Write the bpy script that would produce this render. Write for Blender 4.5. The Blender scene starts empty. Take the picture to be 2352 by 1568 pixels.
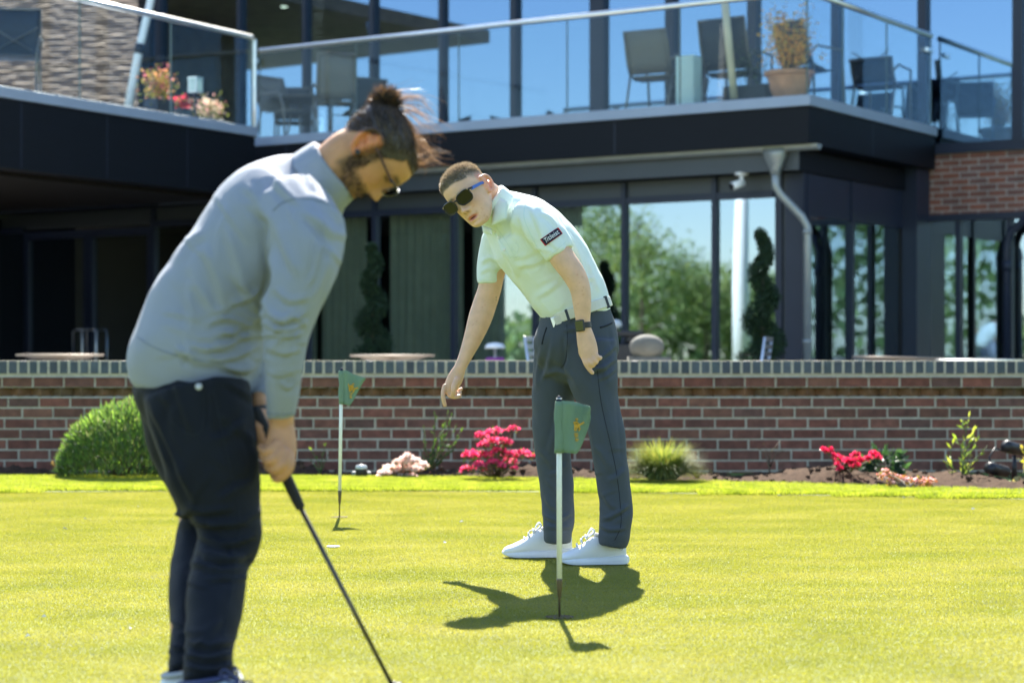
import bpy, math, random
import numpy as np
from mathutils import Vector, Matrix
random.seed(7); rng = np.random.default_rng(7)
scene = bpy.context.scene
COL = scene.collection
R = math.radians
# ---------------------------------------------------------------- camera model
PW = 2352.0; PF = PW*70/36; PCX = 1176.0; PHY = 812.0; EYE = 0.80
def at(x, y, Y): return Vector(((x-PCX)*Y/PF, Y, EYE-(y-PHY)*Y/PF))
def gy(y, z=0.0): return PF*(EYE-z)/(y-PHY)
def gnd(x, y, z=0.0): return at(x, y, gy(y, z))
cam = bpy.data.cameras.new("camera"); camo = bpy.data.objects.new("camera", cam); COL.objects.link(camo)
camo.location = (0, 0, EYE); camo.rotation_euler = (R(90), 0, 0)
cam.lens = 70; cam.sensor_width = 36; cam.sensor_fit = 'HORIZONTAL'; cam.shift_y = 28/PW
cam.clip_start = 0.1; cam.clip_end = 2000
cam.dof.use_dof = True; cam.dof.focus_distance = 7.45; cam.dof.aperture_fstop = 3.1
scene.camera = camo
# ---------------------------------------------------------------- light
SUN = Vector((-0.045, 1.0, 0.95)).normalized()
wld = bpy.data.worlds.new("World"); scene.world = wld; wld.use_nodes = True
nt = wld.node_tree; nt.nodes.clear()
sky = nt.nodes.new('ShaderNodeTexSky'); sky.sky_type = 'NISHITA'; sky.sun_disc = False
sky.sun_elevation = math.asin(SUN.z); sky.sun_rotation = math.atan2(SUN.x, SUN.y)
sky.altitude = 50; sky.air_density = 1.0; sky.dust_density = 0.35; sky.ozone_density = 1.6
bg = nt.nodes.new('ShaderNodeBackground'); bg.inputs[1].default_value = 0.09
ow = nt.nodes.new('ShaderNodeOutputWorld')
nt.links.new(sky.outputs[0], bg.inputs[0]); nt.links.new(bg.outputs[0], ow.inputs[0])
sl = bpy.data.lights.new("sun", 'SUN'); sl.energy = 5.0; sl.angle = R(0.53); sl.color = (1.0, 0.955, 0.87)
so = bpy.data.objects.new("sun", sl); COL.objects.link(so); so.rotation_euler = SUN.to_track_quat('Z', 'Y').to_euler()
so.location = (-2, 20, 20)
vs = scene.view_settings; vs.view_transform = 'Standard'; vs.look = 'None'; vs.gamma = 1; vs.exposure = 2.08
scene.cycles.max_bounces = 8; scene.cycles.transparent_max_bounces = 16; scene.cycles.caustics_reflective = False
scene.cycles.caustics_refractive = False; scene.cycles.sample_clamp_indirect = 4.0
scene.cycles.use_denoising = True
# ---------------------------------------------------------------- materials
def mat(name, col, rough=0.6, metal=0.0, spec=0.5, noise=0.0, nscale=20, bump=0.0, bscale=80, attr=None, sheen=0.0,
        trans=0.0, tcol=None, sss=0.0, ndet=4, coat=0.0, nstretch=None, alpha=None):
    m = bpy.data.materials.new(name); m.use_nodes = True
    t = m.node_tree; p = t.nodes['Principled BSDF']; N = t.nodes.new; L = t.links.new
    c = (*col, 1)
    p.inputs['Base Color'].default_value = c; p.inputs['Roughness'].default_value = rough
    p.inputs['Metallic'].default_value = metal; p.inputs['Specular IOR Level'].default_value = spec
    p.inputs['Coat Weight'].default_value = coat
    if sheen: p.inputs['Sheen Weight'].default_value = sheen; p.inputs['Sheen Roughness'].default_value = 0.5
    src = None
    if attr:
        a = N('ShaderNodeAttribute'); a.attribute_name = attr; src = a.outputs['Color']
    tc = N('ShaderNodeTexCoord'); vec = tc.outputs['Object']
    if nstretch:
        mp = N('ShaderNodeMapping'); mp.inputs['Scale'].default_value = nstretch; L(vec, mp.inputs[0]); vec = mp.outputs[0]
    if noise:
        n = N('ShaderNodeTexNoise'); n.inputs['Scale'].default_value = nscale; n.inputs['Detail'].default_value = ndet
        L(vec, n.inputs[0])
        mr = N('ShaderNodeMapRange'); mr.inputs[3].default_value = 1-noise; mr.inputs[4].default_value = 1+noise
        mr.inputs[1].default_value = 0.25; mr.inputs[2].default_value = 0.75
        L(n.outputs[0], mr.inputs[0])
        mx = N('ShaderNodeMix'); mx.data_type = 'RGBA'; mx.blend_type = 'MULTIPLY'; mx.inputs[0].default_value = 1
        if src: L(src, mx.inputs[6])
        else: mx.inputs[6].default_value = c
        L(mr.outputs[0], mx.inputs[7]); src = mx.outputs[2]
    if src: L(src, p.inputs['Base Color'])
    if bump:
        n2 = N('ShaderNodeTexNoise'); n2.inputs['Scale'].default_value = bscale; n2.inputs['Detail'].default_value = 5
        L(vec, n2.inputs[0])
        b = N('ShaderNodeBump'); b.inputs['Strength'].default_value = bump; b.inputs['Distance'].default_value = 0.01
        L(n2.outputs[0], b.inputs['Height']); L(b.outputs[0], p.inputs['Normal'])
    if sss:
        p.inputs['Subsurface Weight'].default_value = sss; p.inputs['Subsurface Radius'].default_value = (1, .35, .2)
        p.inputs['Subsurface Scale'].default_value = 0.006
    if trans:
        tr = N('ShaderNodeBsdfTranslucent'); ms = N('ShaderNodeMixShader'); ms.inputs[0].default_value = trans
        if tcol is not None: tr.inputs[0].default_value = (*tcol, 1)
        if src and tcol is None: L(src, tr.inputs[0])
        elif src:
            m2 = N('ShaderNodeMix'); m2.data_type = 'RGBA'; m2.blend_type = 'MULTIPLY'; m2.inputs[0].default_value = 1
            L(src, m2.inputs[6]); m2.inputs[7].default_value = (*tcol, 1); L(m2.outputs[2], tr.inputs[0])
        elif tcol is None: tr.inputs[0].default_value = c
        o = t.nodes['Material Output']
        L(p.outputs[0], ms.inputs[1]); L(tr.outputs[0], ms.inputs[2]); L(ms.outputs[0], o.inputs[0])
    return m
def glass(name, refl, rcol=(1, 1, 1), tcol=(.9, .95, .93), rough=0.0, fres=1.5):
    m = bpy.data.materials.new(name); m.use_nodes = True; t = m.node_tree; t.nodes.clear(); N = t.nodes.new; L = t.links.new
    o = N('ShaderNodeOutputMaterial'); g = N('ShaderNodeBsdfGlossy'); g.inputs['Roughness'].default_value = rough
    g.inputs[0].default_value = (*rcol, 1)
    tr = N('ShaderNodeBsdfTransparent'); tr.inputs[0].default_value = (*tcol, 1)
    f = N('ShaderNodeFresnel'); f.inputs[0].default_value = fres
    ad = N('ShaderNodeMath'); ad.operation = 'ADD'; ad.use_clamp = True; ad.inputs[1].default_value = refl
    ms = N('ShaderNodeMixShader'); L(f.outputs[0], ad.inputs[0])
    gm = N('ShaderNodeNewGeometry'); iv = N('ShaderNodeMath'); iv.operation = 'SUBTRACT'; iv.inputs[0].default_value = 1; L(gm.outputs['Backfacing'], iv.inputs[1])
    ml = N('ShaderNodeMath'); ml.operation = 'MULTIPLY'; L(ad.outputs[0], ml.inputs[0]); L(iv.outputs[0], ml.inputs[1]); L(ml.outputs[0], ms.inputs[0])
    L(tr.outputs[0], ms.inputs[1]); L(g.outputs[0], ms.inputs[2]); L(ms.outputs[0], o.inputs[0])
    return m
def emis(name, col, s):
    m = bpy.data.materials.new(name); m.use_nodes = True; p = m.node_tree.nodes['Principled BSDF']
    p.inputs['Base Color'].default_value = (*col, 1); p.inputs['Emission Color'].default_value = (*col, 1)
    p.inputs['Emission Strength'].default_value = s
    return m
# ---------------------------------------------------------------- mesh helpers
class MB:
    def __init__(s): s.v = []; s.f = []; s.c = None
    def add(s, vs, fs):
        o = len(s.v); s.v += [tuple(v) for v in vs]; s.f += [tuple(i+o for i in f) for f in fs]; return s
    def obox(s, c, ax, ay, az):
        c, ax, ay, az = map(Vector, (c, ax, ay, az))
        vs = [c+i*ax+j*ay+k*az for k in (-1, 1) for j in (-1, 1) for i in (-1, 1)]
        fs = [(0, 2, 3, 1), (4, 5, 7, 6), (0, 1, 5, 4), (2, 6, 7, 3), (0, 4, 6, 2), (1, 3, 7, 5)]
        if ax.cross(ay).dot(az) < 0: fs = [f[::-1] for f in fs]
        return s.add(vs, fs)
    def box(s, x0, x1, y0, y1, z0, z1):
        return s.obox(((x0+x1)/2, (y0+y1)/2, (z0+z1)/2), ((x1-x0)/2, 0, 0), (0, (y1-y0)/2, 0), (0, 0, (z1-z0)/2))
    def tube(s, pts, r, n=10, cap=True):
        pts = [Vector(p) for p in pts]; rr = r if isinstance(r, (list, tuple)) else [r]*len(pts)
        rings = []; T0 = None
        for i, p in enumerate(pts):
            T = (pts[min(i+1, len(pts)-1)]-pts[max(i-1, 0)]).normalized()
            if T0 is None:
                up = Vector((0, 0, 1)) if abs(T.z) < .9 else Vector((1, 0, 0)); U = T.cross(up).normalized()
            else:
                U = (U-T*U.dot(T)).normalized()
            V = T.cross(U); T0 = T
            rings.append([p+rr[i]*(math.cos(a)*U+math.sin(a)*V) for a in [2*math.pi*k/n for k in range(n)]])
        return s.rings(rings, cap)
    def rings(s, rings, cap=True, closed=True):
        n = len(rings[0]); o = len(s.v); s.v += [tuple(p) for r in rings for p in r]
        for i in range(len(rings)-1):
            for k in range(n if closed else n-1):
                k2 = (k+1) % n
                s.f.append((o+i*n+k, o+i*n+k2, o+(i+1)*n+k2, o+(i+1)*n+k))
        if cap:
            s.f.append(tuple(o+k for k in range(n))[::-1]); e = o+(len(rings)-1)*n; s.f.append(tuple(e+k for k in range(n)))
        return s
    def lathe(s, c, prof, n=24, axis=(0, 0, 1)):
        c = Vector(c); q = Vector((0, 0, 1)).rotation_difference(Vector(axis))
        return s.rings([[c+q@Vector((r*math.cos(2*math.pi*k/n), r*math.sin(2*math.pi*k/n), z)) for k in range(n)] for r, z in prof])
    def ball(s, c, r, n=12, m=8, sq=(1, 1, 1)):
        c = Vector(c)
        return s.rings([[c+Vector((sq[0]*r*math.sin(t)*math.cos(2*math.pi*k/n), sq[1]*r*math.sin(t)*math.sin(2*math.pi*k/n), -sq[2]*r*math.cos(t)))
                         for k in range(n)] for t in [math.pi*(j+.02)/(m+.04) for j in range(m+1)]])
    def build(s, name, m, parent=None, smooth=False, bevel=0, cols=None, sub=0, angle=None):
        me = bpy.data.meshes.new(name); me.from_pydata(s.v, [], s.f); me.update()
        return fin(me, name, m, parent, smooth, bevel, cols, sub, angle)
def fin(me, name, m, parent=None, smooth=False, bevel=0, cols=None, sub=0, angle=None):
    o = bpy.data.objects.new(name, me); COL.objects.link(o)
    if isinstance(m, (list, tuple)):
        for q in m: me.materials.append(q)
    else: me.materials.append(m)
    if smooth: me.polygons.foreach_set('use_smooth', [True]*len(me.polygons))
    if cols is not None: setcol(me, cols)
    if bevel:
        b = o.modifiers.new('bevel', 'BEVEL'); b.width = bevel; b.segments = 2; b.limit_method = 'ANGLE'
    if sub:
        b = o.modifiers.new('sub', 'SUBSURF'); b.levels = sub; b.render_levels = sub
    if parent is not None: put(o, parent)
    return o
def put(o, parent):
    bpy.context.view_layer.update()
    o.parent = parent; o.matrix_parent_inverse = parent.matrix_world.inverted()
def setcol(me, cols):   # one colour per vertex (n,3)
    a = me.color_attributes.new('Col', 'FLOAT_COLOR', 'POINT')
    c = np.ones((len(me.vertices), 4), dtype=np.float32); c[:, :3] = cols
    a.data.foreach_set('color', c.ravel())
def np_mesh(name, V, F):
    """V (n,3) float, F (m,k) int"""
    me = bpy.data.meshes.new(name); k = F.shape[1]
    me.vertices.add(len(V)); me.vertices.foreach_set('co', np.ascontiguousarray(V, dtype=np.float32).ravel())
    me.loops.add(F.size); me.loops.foreach_set('vertex_index', np.ascontiguousarray(F, dtype=np.int32).ravel())
    me.polygons.add(len(F)); me.polygons.foreach_set('loop_start', np.arange(0, F.size, k, dtype=np.int32))
    me.polygons.foreach_set('loop_total', np.full(len(F), k, dtype=np.int32))
    me.update(calc_edges=True); return me
def tag(o, label=None, cat=None, group=None, kind=None):
    if label: o['label'] = label
    if cat: o['category'] = cat
    if group: o['group'] = group
    if kind: o['kind'] = kind
    return o
def empty(name, loc=(0, 0, 0), label=None, cat=None, group=None):
    o = bpy.data.objects.new(name, None); COL.objects.link(o); o.location = loc; o.empty_display_size = .1
    return tag(o, label, cat, group)
def text_mesh(s, size, depth=0.0004, shear=0.0, name='lettering'):
    c = bpy.data.curves.new(name, 'FONT'); c.body = s; c.size = size; c.extrude = depth; c.shear = shear
    c.align_x = 'CENTER'; c.align_y = 'CENTER'; c.resolution_u = 3
    o = bpy.data.objects.new(name, c); COL.objects.link(o); bpy.context.view_layer.update()
    me = bpy.data.meshes.new_from_object(o.evaluated_get(bpy.context.evaluated_depsgraph_get()))
    bpy.data.objects.remove(o); return me
# leaf clouds -------------------------------------------------------------
def leaves(P, size, cols, dirs=None, aspect=0.45, jit=1.0, sizejit=.35, droop=0, fold=0.25):
    """one kite-shaped leaf at each point; dirs = preferred long axis; returns V,F,C"""
    n = len(P); a = rng.normal(size=(n, 3))
    if dirs is not None: a = dirs/np.maximum(np.linalg.norm(dirs, axis=1, keepdims=True), 1e-6)+jit*.5*a
    a /= np.linalg.norm(a, axis=1, keepdims=True)
    b = np.cross(a, rng.normal(size=(n, 3))); b /= np.linalg.norm(b, axis=1, keepdims=True); c = np.cross(a, b)
    s = (size*(1+sizejit*rng.normal(size=n)).clip(.4, 1.9))[:, None]
    w = s*aspect*.5
    V = np.stack([P, P+a*s*.5+b*w+c*w*fold, P+a*s, P+a*s*.5-b*w+c*w*fold], 1).reshape(-1, 3)
    F = np.arange(4*n).reshape(n, 4)
    C = np.repeat(np.asarray(cols)[rng.integers(0, len(cols), n)]*(1+.16*rng.normal(size=(n, 1))).clip(.5, 1.6), 4, axis=0)
    return V, F, C
def join(parts):
    V = []; F = []; C = []; o = 0
    for v, f, c in parts: V.append(v); F.append(f+o); C.append(c); o += len(v)
    return np.concatenate(V), np.concatenate(F), np.concatenate(C)
def cloud(name, m, parent, *parts):
    V, F, C = join(parts); me = np_mesh(name, V, F)
    return fin(me, name, m, parent, cols=C)
# ================================================================ SETTING
M = {}
M['green'] = None
def grass_mat(name, c1, c2, c3, scale, mow=None):
    m = bpy.data.materials.new(name); m.use_nodes = True; t = m.node_tree; N = t.nodes.new; L = t.links.new
    p = t.nodes['Principled BSDF']; p.inputs['Roughness'].default_value = .40; p.inputs['Specular IOR Level'].default_value = .5
    g = N('ShaderNodeNewGeometry'); n1 = N('ShaderNodeTexNoise'); n1.inputs['Scale'].default_value = scale; n1.inputs['Detail'].default_value = 6
    mp = N('ShaderNodeMapping'); mp.inputs['Scale'].default_value = (1, 1.6, 1)
    L(g.outputs['Position'], mp.inputs[0]); L(mp.outputs[0], n1.inputs[0])
    r = N('ShaderNodeValToRGB'); r.color_ramp.elements[0].position = .3; r.color_ramp.elements[0].color = (*c1, 1)
    r.color_ramp.elements[1].position = .72; r.color_ramp.elements[1].color = (*c3, 1)
    e = r.color_ramp.elements.new(.5); e.color = (*c2, 1)
    L(n1.outputs[0], r.inputs[0])
    n2 = N('ShaderNodeTexNoise'); n2.inputs['Scale'].default_value = 420; n2.inputs['Detail'].default_value = 2
    L(g.outputs['Position'], n2.inputs[0])
    mr = N('ShaderNodeMapRange'); mr.inputs[1].default_value = .3; mr.inputs[2].default_value = .7; mr.inputs[3].default_value = .75; mr.inputs[4].default_value = 1.25
    L(n2.outputs[0], mr.inputs[0])
    mx = N('ShaderNodeMix'); mx.data_type = 'RGBA'; mx.blend_type = 'MULTIPLY'; mx.inputs[0].default_value = 1
    L(r.outputs[0], mx.inputs[6]); L(mr.outputs[0], mx.inputs[7]); L(mx.outputs[2], p.inputs['Base Color'])
    tr = N('ShaderNodeBsdfTranslucent'); m2 = N('ShaderNodeMix'); m2.data_type = 'RGBA'; m2.blend_type = 'MULTIPLY'; m2.inputs[0].default_value = 1
    L(mx.outputs[2], m2.inputs[6]); m2.inputs[7].default_value = (1.5, 1.35, .6, 1); L(m2.outputs[2], tr.inputs[0])
    ms = N('ShaderNodeMixShader'); ms.inputs[0].default_value = .5; L(p.outputs[0], ms.inputs[1]); L(tr.outputs[0], ms.inputs[2])
    L(ms.outputs[0], t.nodes['Material Output'].inputs[0]); return m
M['green'] = grass_mat('putting_green_blades', (.178, .208, .038), (.230, .247, .056), (.285, .288, .10), 1.7)
M['green_base'] = mat('green_thatch', (.11, .13, .028), .9, noise=.35, nscale=3)
M['fringe'] = grass_mat('fringe_blades', (.17, .24, .025), (.26, .33, .045), (.38, .40, .10), 6)
M['soil'] = mat('soil', (.060, .038, .025), 1.0, spec=.05, noise=.45, nscale=25, bump=.9, bscale=60)
M['paving'] = mat('terrace_paving', (.32, .30, .27), .8, noise=.2, nscale=4)
def sheet(name, x0, x1, y0, y1, z, m, kind='structure', nx=1, ny=1, hf=None):
    b = MB(); xs = np.linspace(x0, x1, nx+1); ys = np.linspace(y0, y1, ny+1)
    vs = [(x, y, z+(hf(x, y) if hf else 0)) for y in ys for x in xs]
    fs = [(j*(nx+1)+i, j*(nx+1)+i+1, (j+1)*(nx+1)+i+1, (j+1)*(nx+1)+i) for j in range(ny) for i in range(nx)]
    o = b.add(vs, fs).build(name, m, smooth=bool(hf)); o['kind'] = kind; return o
M['turf_far'] = mat('rough_turf', (.10, .15, .02), .9, noise=.3, nscale=.4)
tag(sheet('ground', -400, 400, -400, 400, -.012, M['turf_far']), 'wide mown ground round the putting green', 'ground')
tag(sheet('putting_green', -9, 9, -3, 11.7, 0, M['green_base']), 'closely mown yellow green putting surface', 'green')
# fringe / bed edges as lines  y(x)
fr = lambda x: 11.49-.101*x-.040*x*x
bd = lambda x: 12.60-.234*x-.05*x*x
def strip(name, f0, f1, z, m, zf=None, n=40, rows=2):
    xs = np.linspace(-4.6, 4.6, n+1); vs = []; fs = []
    for j in range(rows+1):
        t = j/rows
        for x in xs: vs.append((x, f0(x)*(1-t)+f1(x)*t, z+(zf(x, t) if zf else 0)))
    for j in range(rows):
        for i in range(n): fs.append((j*(n+1)+i, j*(n+1)+i+1, (j+1)*(n+1)+i+1, (j+1)*(n+1)+i))
    o = MB().add(vs, fs).build(name, m, smooth=True); o['kind'] = 'structure'; return o
tag(strip('fringe', fr, bd, .004, M['green_base']), 'brighter longer grass collar between green and flower bed', 'fringe')
WY = 13.6       # front face of the garden wall
def soilz(x, t):
    h = .06*math.sin(t**.7*math.pi)*(.6+.4*math.sin(x*3.1+1)+.3*math.sin(x*7.3))
    h += .014*math.sin(x*31+t*17)*math.sin(t*23+x*5)+.01*math.sin(x*67+t*5)
    return h*min(1, t*6)-.04*t*t
tag(strip('flower_bed_soil', bd, lambda x: WY+.06, .008, M['soil'], soilz, 260, 26), 'brown dug soil of the flower bed below the wall', 'soil')
tag(sheet('terrace', -22, 16, WY+.2, 34, .10, M['paving']), 'paved terrace behind the garden wall', 'terrace')
# --- grass blades, instanced patches
def blade_patch(name, size, n, h, w, m, lean=.5):
    P = np.column_stack([rng.uniform(-size/2, size/2, n), rng.uniform(-size/2, size/2, n), np.zeros(n)])
    az = rng.uniform(0, 2*math.pi, n); hh = h*rng.uniform(.55, 1.25, n); ln = lean*rng.uniform(.2, 1.3, n)*hh
    la = rng.uniform(0, 2*math.pi, n)
    d = np.column_stack([np.cos(az), np.sin(az), np.zeros(n)])*w/2
    tip = P+np.column_stack([np.cos(la)*ln, np.sin(la)*ln, hh])
    mid = P+np.column_stack([np.cos(la)*ln*.35, np.sin(la)*ln*.35, hh*.6])
    V = np.stack([P-d, P+d, mid+d*.8, mid-d*.8, tip], 1).reshape(-1, 3)
    i = np.arange(n)[:, None]*5
    F = np.concatenate([i+np.array([[0, 1, 2]]), i+np.array([[0, 2, 3]]), i+np.array([[3, 2, 4]])])
    me = np_mesh(name, V, F); me.materials.append(m)
    return bpy.data.objects.new(name, me)
def scatter_gn(name, pts, src, label, cat, scale=(.85, 1.15)):
    me = bpy.data.meshes.new(name); me.from_pydata([tuple(p) for p in pts], [], []); me.update()
    o = bpy.data.objects.new(name, me); COL.objects.link(o); tag(o, label, cat, kind='stuff')
    g = bpy.data.node_groups.new(name+'_nodes', 'GeometryNodeTree')
    g.interface.new_socket('Geometry', in_out='INPUT', socket_type='NodeSocketGeometry')
    g.interface.new_socket('Geometry', in_out='OUTPUT', socket_type='NodeSocketGeometry')
    gi = g.nodes.new('NodeGroupInput'); go = g.nodes.new('NodeGroupOutput')
    oi = g.nodes.new('GeometryNodeObjectInfo'); oi.inputs['Object'].default_value = src; oi.inputs['As Instance'].default_value = True
    ip = g.nodes.new('GeometryNodeInstanceOnPoints')
    rv = g.nodes.new('FunctionNodeRandomValue'); rv.data_type = 'INT'
    rv.inputs[4].default_value = 0; rv.inputs[5].default_value = 3
    mu = g.nodes.new('ShaderNodeMath'); mu.operation = 'MULTIPLY'; mu.inputs[1].default_value = math.pi/2
    cx = g.nodes.new('ShaderNodeCombineXYZ')
    L = g.links.new
    L(rv.outputs[2], mu.inputs[0]); L(mu.outputs[0], cx.inputs[2]); L(cx.outputs[0], ip.inputs['Rotation'])
    L(gi.outputs[0], ip.inputs['Points']); L(oi.outputs['Geometry'], ip.inputs['Instance']); L(ip.outputs[0], go.inputs[0])
    md = o.modifiers.new('scatter', 'NODES'); md.node_group = g; return o
S = .4
pg = blade_patch('green_turf_patch', S, 12500, .0052, .0014, M['green'], .8)
pts = []
y = 3.9
while y < 11.9:
    hw = y*.262+.5; x = -math.ceil(hw/S)*S
    while x < hw:
        if y < fr(x)+.3: pts.append((x, y, 0))
        x += S
    y += S
scatter_gn('green_turf', pts, pg, 'short yellow green turf of the putting green', 'grass')
pf = blade_patch('fringe_patch', .3, 1900, .025, .0034, M['fringe'], .9)
pts = []
y = 10.5
while y < 13.1:
    x = -4.2
    while x < 4.2:
        if fr(x)+.08 < y < bd(x)-.06: pts.append((x+random.uniform(-.02, .02), y, 0))
        x += .15
    y += .15
scatter_gn('fringe_turf', pts, pf, 'brighter longer turf of the collar in front of the bed', 'grass')
# ================================================================ GARDEN WALL
M['mortar'] = mat('lime_mortar', (.50, .45, .34), .9, noise=.18, nscale=30, bump=.4, bscale=120)
M['brick'] = mat('red_brick', (.22, .09, .06), .85, noise=.35, nscale=18, bump=.35, bscale=90, attr='Col')
M['blue_brick'] = mat('blue_coping_brick', (.06, .075, .09), .55, noise=.25, nscale=18, bump=.2, bscale=90, attr='Col')
wall = empty('garden_wall', (0, WY, 0), 'low red brick garden wall with dark blue brick coping', 'wall')
ppm = PF/WY
zof = lambda yd: EYE-(yd-PHY)/ppm
bx = 71.0/ppm; X0, X1 = -5.2, 5.2
def course(b, cols, z0, z1, off, y0, y1, pitch, gap, pal, bow=0):
    x = X0+off*pitch-pitch
    while x < X1:
        a, c = x+gap/2+random.uniform(-.0015, .0015), x+pitch-gap/2+random.uniform(-.0015, .0015)
        dy = random.uniform(-.002, .002); zz0 = z0+random.uniform(-.002, .0015); zz1 = z1+random.uniform(-.0015, .002)
        b.box(a, c, y0+dy, y1, zz0, zz1)
        k = pal[random.randrange(len(pal))]; f = random.uniform(.82, 1.2)
        cols += [(k[0]*f, k[1]*f, k[2]*f)]*8
        x += pitch
PAL = [(0.182, 0.07, 0.044), (0.192, 0.071, 0.045), (0.172, 0.07, 0.045), (0.185, 0.075, 0.047), (0.158, 0.069, 0.047), (0.198, 0.071, 0.045), (0.176, 0.077, 0.047), (0.189, 0.07, 0.045), (0.176, 0.074, 0.049), (0.138, 0.069, 0.05)]
b = MB(); cols = []
ch = 24.2/ppm; g = .0125
zt = zof(913.5)
for i in range(9):
    z1 = zt-i*ch
    course(b, cols, z1-ch+g, z1, [.33, .78, .2, .72, .28, .66, .2, .7, .3][i], WY, WY+.1, bx, g, PAL)
b.build('brickwork', M['brick'], wall, bevel=.0035, cols=cols)
b = MB(); cols = []
course(b, cols, zof(888), zof(867), .15, WY-.022, WY+.1, bx, g, PAL)
b.build('string_course', M['brick'], wall, bevel=.0035, cols=cols)
b = MB(); cols = []     # dog-tooth course: bricks laid at 45 degrees
p = bx*.67; x = X0
while x < X1:
    k = PAL[random.randrange(len(PAL))]; k = (k[0]*.9+.03, k[1]*.95+.03, k[2]*.9)
    c = (x, WY+.075, (zof(909)+zof(891))/2); q = p*.33
    b.obox(c, (q, q, 0), (-q, q, 0), (0, 0, (zof(891)-zof(909))/2)); cols += [k]*8; x += p
b.build('dog_tooth_course', M['brick'], wall, bevel=.003, cols=cols)
b = MB(); cols = []
course(b, cols, zof(857), zof(829), .4, WY-.03, WY+.2, 23.35/ppm, .0165, [(.055, .07, .085), (.07, .085, .10), (.05, .06, .075), (.06, .08, .09)])
b.build('coping', M['blue_brick'], wall, bevel=.003, cols=cols)
b = MB()
b.box(X0, X1, WY+.0055, WY+.17, -.2, zof(912)); b.box(X0, X1, WY+.07, WY+.16, zof(912), zof(889))
b.box(X0, X1, WY-.017, WY+.17, zof(889.5), zof(858)); b.box(X0, X1, WY-.0265, WY+.19, zof(858), zof(828.3))
# sloping ledges of mortar
for (z0, yy, h, nn) in ((zof(866.5), WY-.034, .019, 0),):
    b.add([(X0, yy, z0), (X1, yy, z0), (X1, WY+.02, z0+h), (X0, WY+.02, z0+h), (X0, WY+.05, z0), (X1, WY+.05, z0)], [(0, 1, 2, 3), (3, 2, 5, 4), (0, 4, 5, 1)])
# scalloped ledge under the dog-tooth course
n = 700; xs = np.linspace(X0, X1, n); vs = []
for x in xs:
    h = (7.5*abs(math.cos(math.pi*(x-X0)/p))+1.2+.8*math.sin(x*9))/ppm
    vs += [(x, WY-.004, zof(914)), (x, WY-.002, zof(914)+.008), (x, WY+.045, zof(914)+.004+h), (x, WY+.09, zof(914))]
fs = [(i*4+k, (i+1)*4+k, (i+1)*4+k+1, i*4+k+1) for i in range(n-1) for k in range(3)]
b.add(vs, fs); b.build('mortar', M['mortar'], wall)
M['moss'] = mat('moss', (.10, .095, .02), 1, noise=.4, nscale=40)
P = np.column_stack([rng.uniform(-4, 4, 5200), WY-.014+rng.normal(0, .006, 5200), zof(889.5)-abs(rng.normal(0, .006, 5200))*(1+.8*np.sin(rng.uniform(0, 9, 5200)))])
P = P[(np.sin(P[:, 0]*4.1)+np.sin(P[:, 0]*11)+rng.normal(0, .8, len(P))) > -.4]
cloud('moss', M['moss'], wall, leaves(P, .008, [(.10, .09, .015), (.07, .075, .02)]))
# ================================================================ CLUBHOUSE
B0 = Vector((3.067, 20.5, 0)); U = Vector((.549, .836, 0)); Vv = Vector((.836, -.549, 0)); Zz = Vector((0, 0, 1))
def B(a, b, z=0): return B0+a*U+b*Vv+z*Zz
def bD(a, xd):   # b on the plane a=const that projects to column xd
    k = (xd-PCX)/PF; p = B0+a*U
    return (k*p.y-p.x)/(Vv.x-k*Vv.y)
def zD(a, xd, yd):
    Y = B(a, bD(a, xd)).y; return EYE-(yd-PHY)*Y/PF
def bbox(mb, a0, a1, b0, b1, z0, z1):
    return mb.obox(B((a0+a1)/2, (b0+b1)/2, (z0+z1)/2), U*(a1-a0)/2, Vv*(b1-b0)/2, Zz*(z1-z0)/2)
M['frame'] = mat('slate_blue_frame', (.018, .024, .043), .42, spec=.35, noise=.1, nscale=3)
M['fascia'] = mat('navy_fascia', (.0028, .0042, .0075), .6, spec=.22, noise=.15, nscale=3, nstretch=(1, 1, 8))
M['trim'] = mat('pale_grey_trim', (.27, .33, .43), .45, noise=.06, nscale=3)
M['panel'] = mat('grey_panel', (.045, .054, .063), .45, noise=.08, nscale=2)
M['steel'] = mat('brushed_steel', (.80, .80, .78), .34, metal=1.0, noise=.05, nscale=8)
M['gutter'] = mat('zinc_gutter', (.30, .32, .31), .38, metal=.35, noise=.12, nscale=6)
M['seam'] = mat('glass_edge', (.10, .13, .12), .4)
M['void'] = mat('dark_interior', (.022, .021, .019), .9, noise=.2, nscale=2)
M['inside'] = mat('room_lining', (.09, .085, .075), .9, noise=.2, nscale=1)
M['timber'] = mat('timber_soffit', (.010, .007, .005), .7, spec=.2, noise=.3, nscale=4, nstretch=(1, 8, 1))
M['curtain'] = mat('sage_curtain', (.44, .44, .35), .9, noise=.12, nscale=6)
M['winglass'] = glass('coated_window', .37, (.64, .82, 1.0), (.86, .92, .88), rough=.012, fres=1.45)
M['upglass'] = glass('blue_coated_window', .34, (.46, .70, 1.0), (.30, .38, .42), rough=.012, fres=1.45)
M['balglass'] = glass('balustrade_glass', .0, (.8, .92, 1), (.95, .98, .97), fres=1.38)
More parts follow.
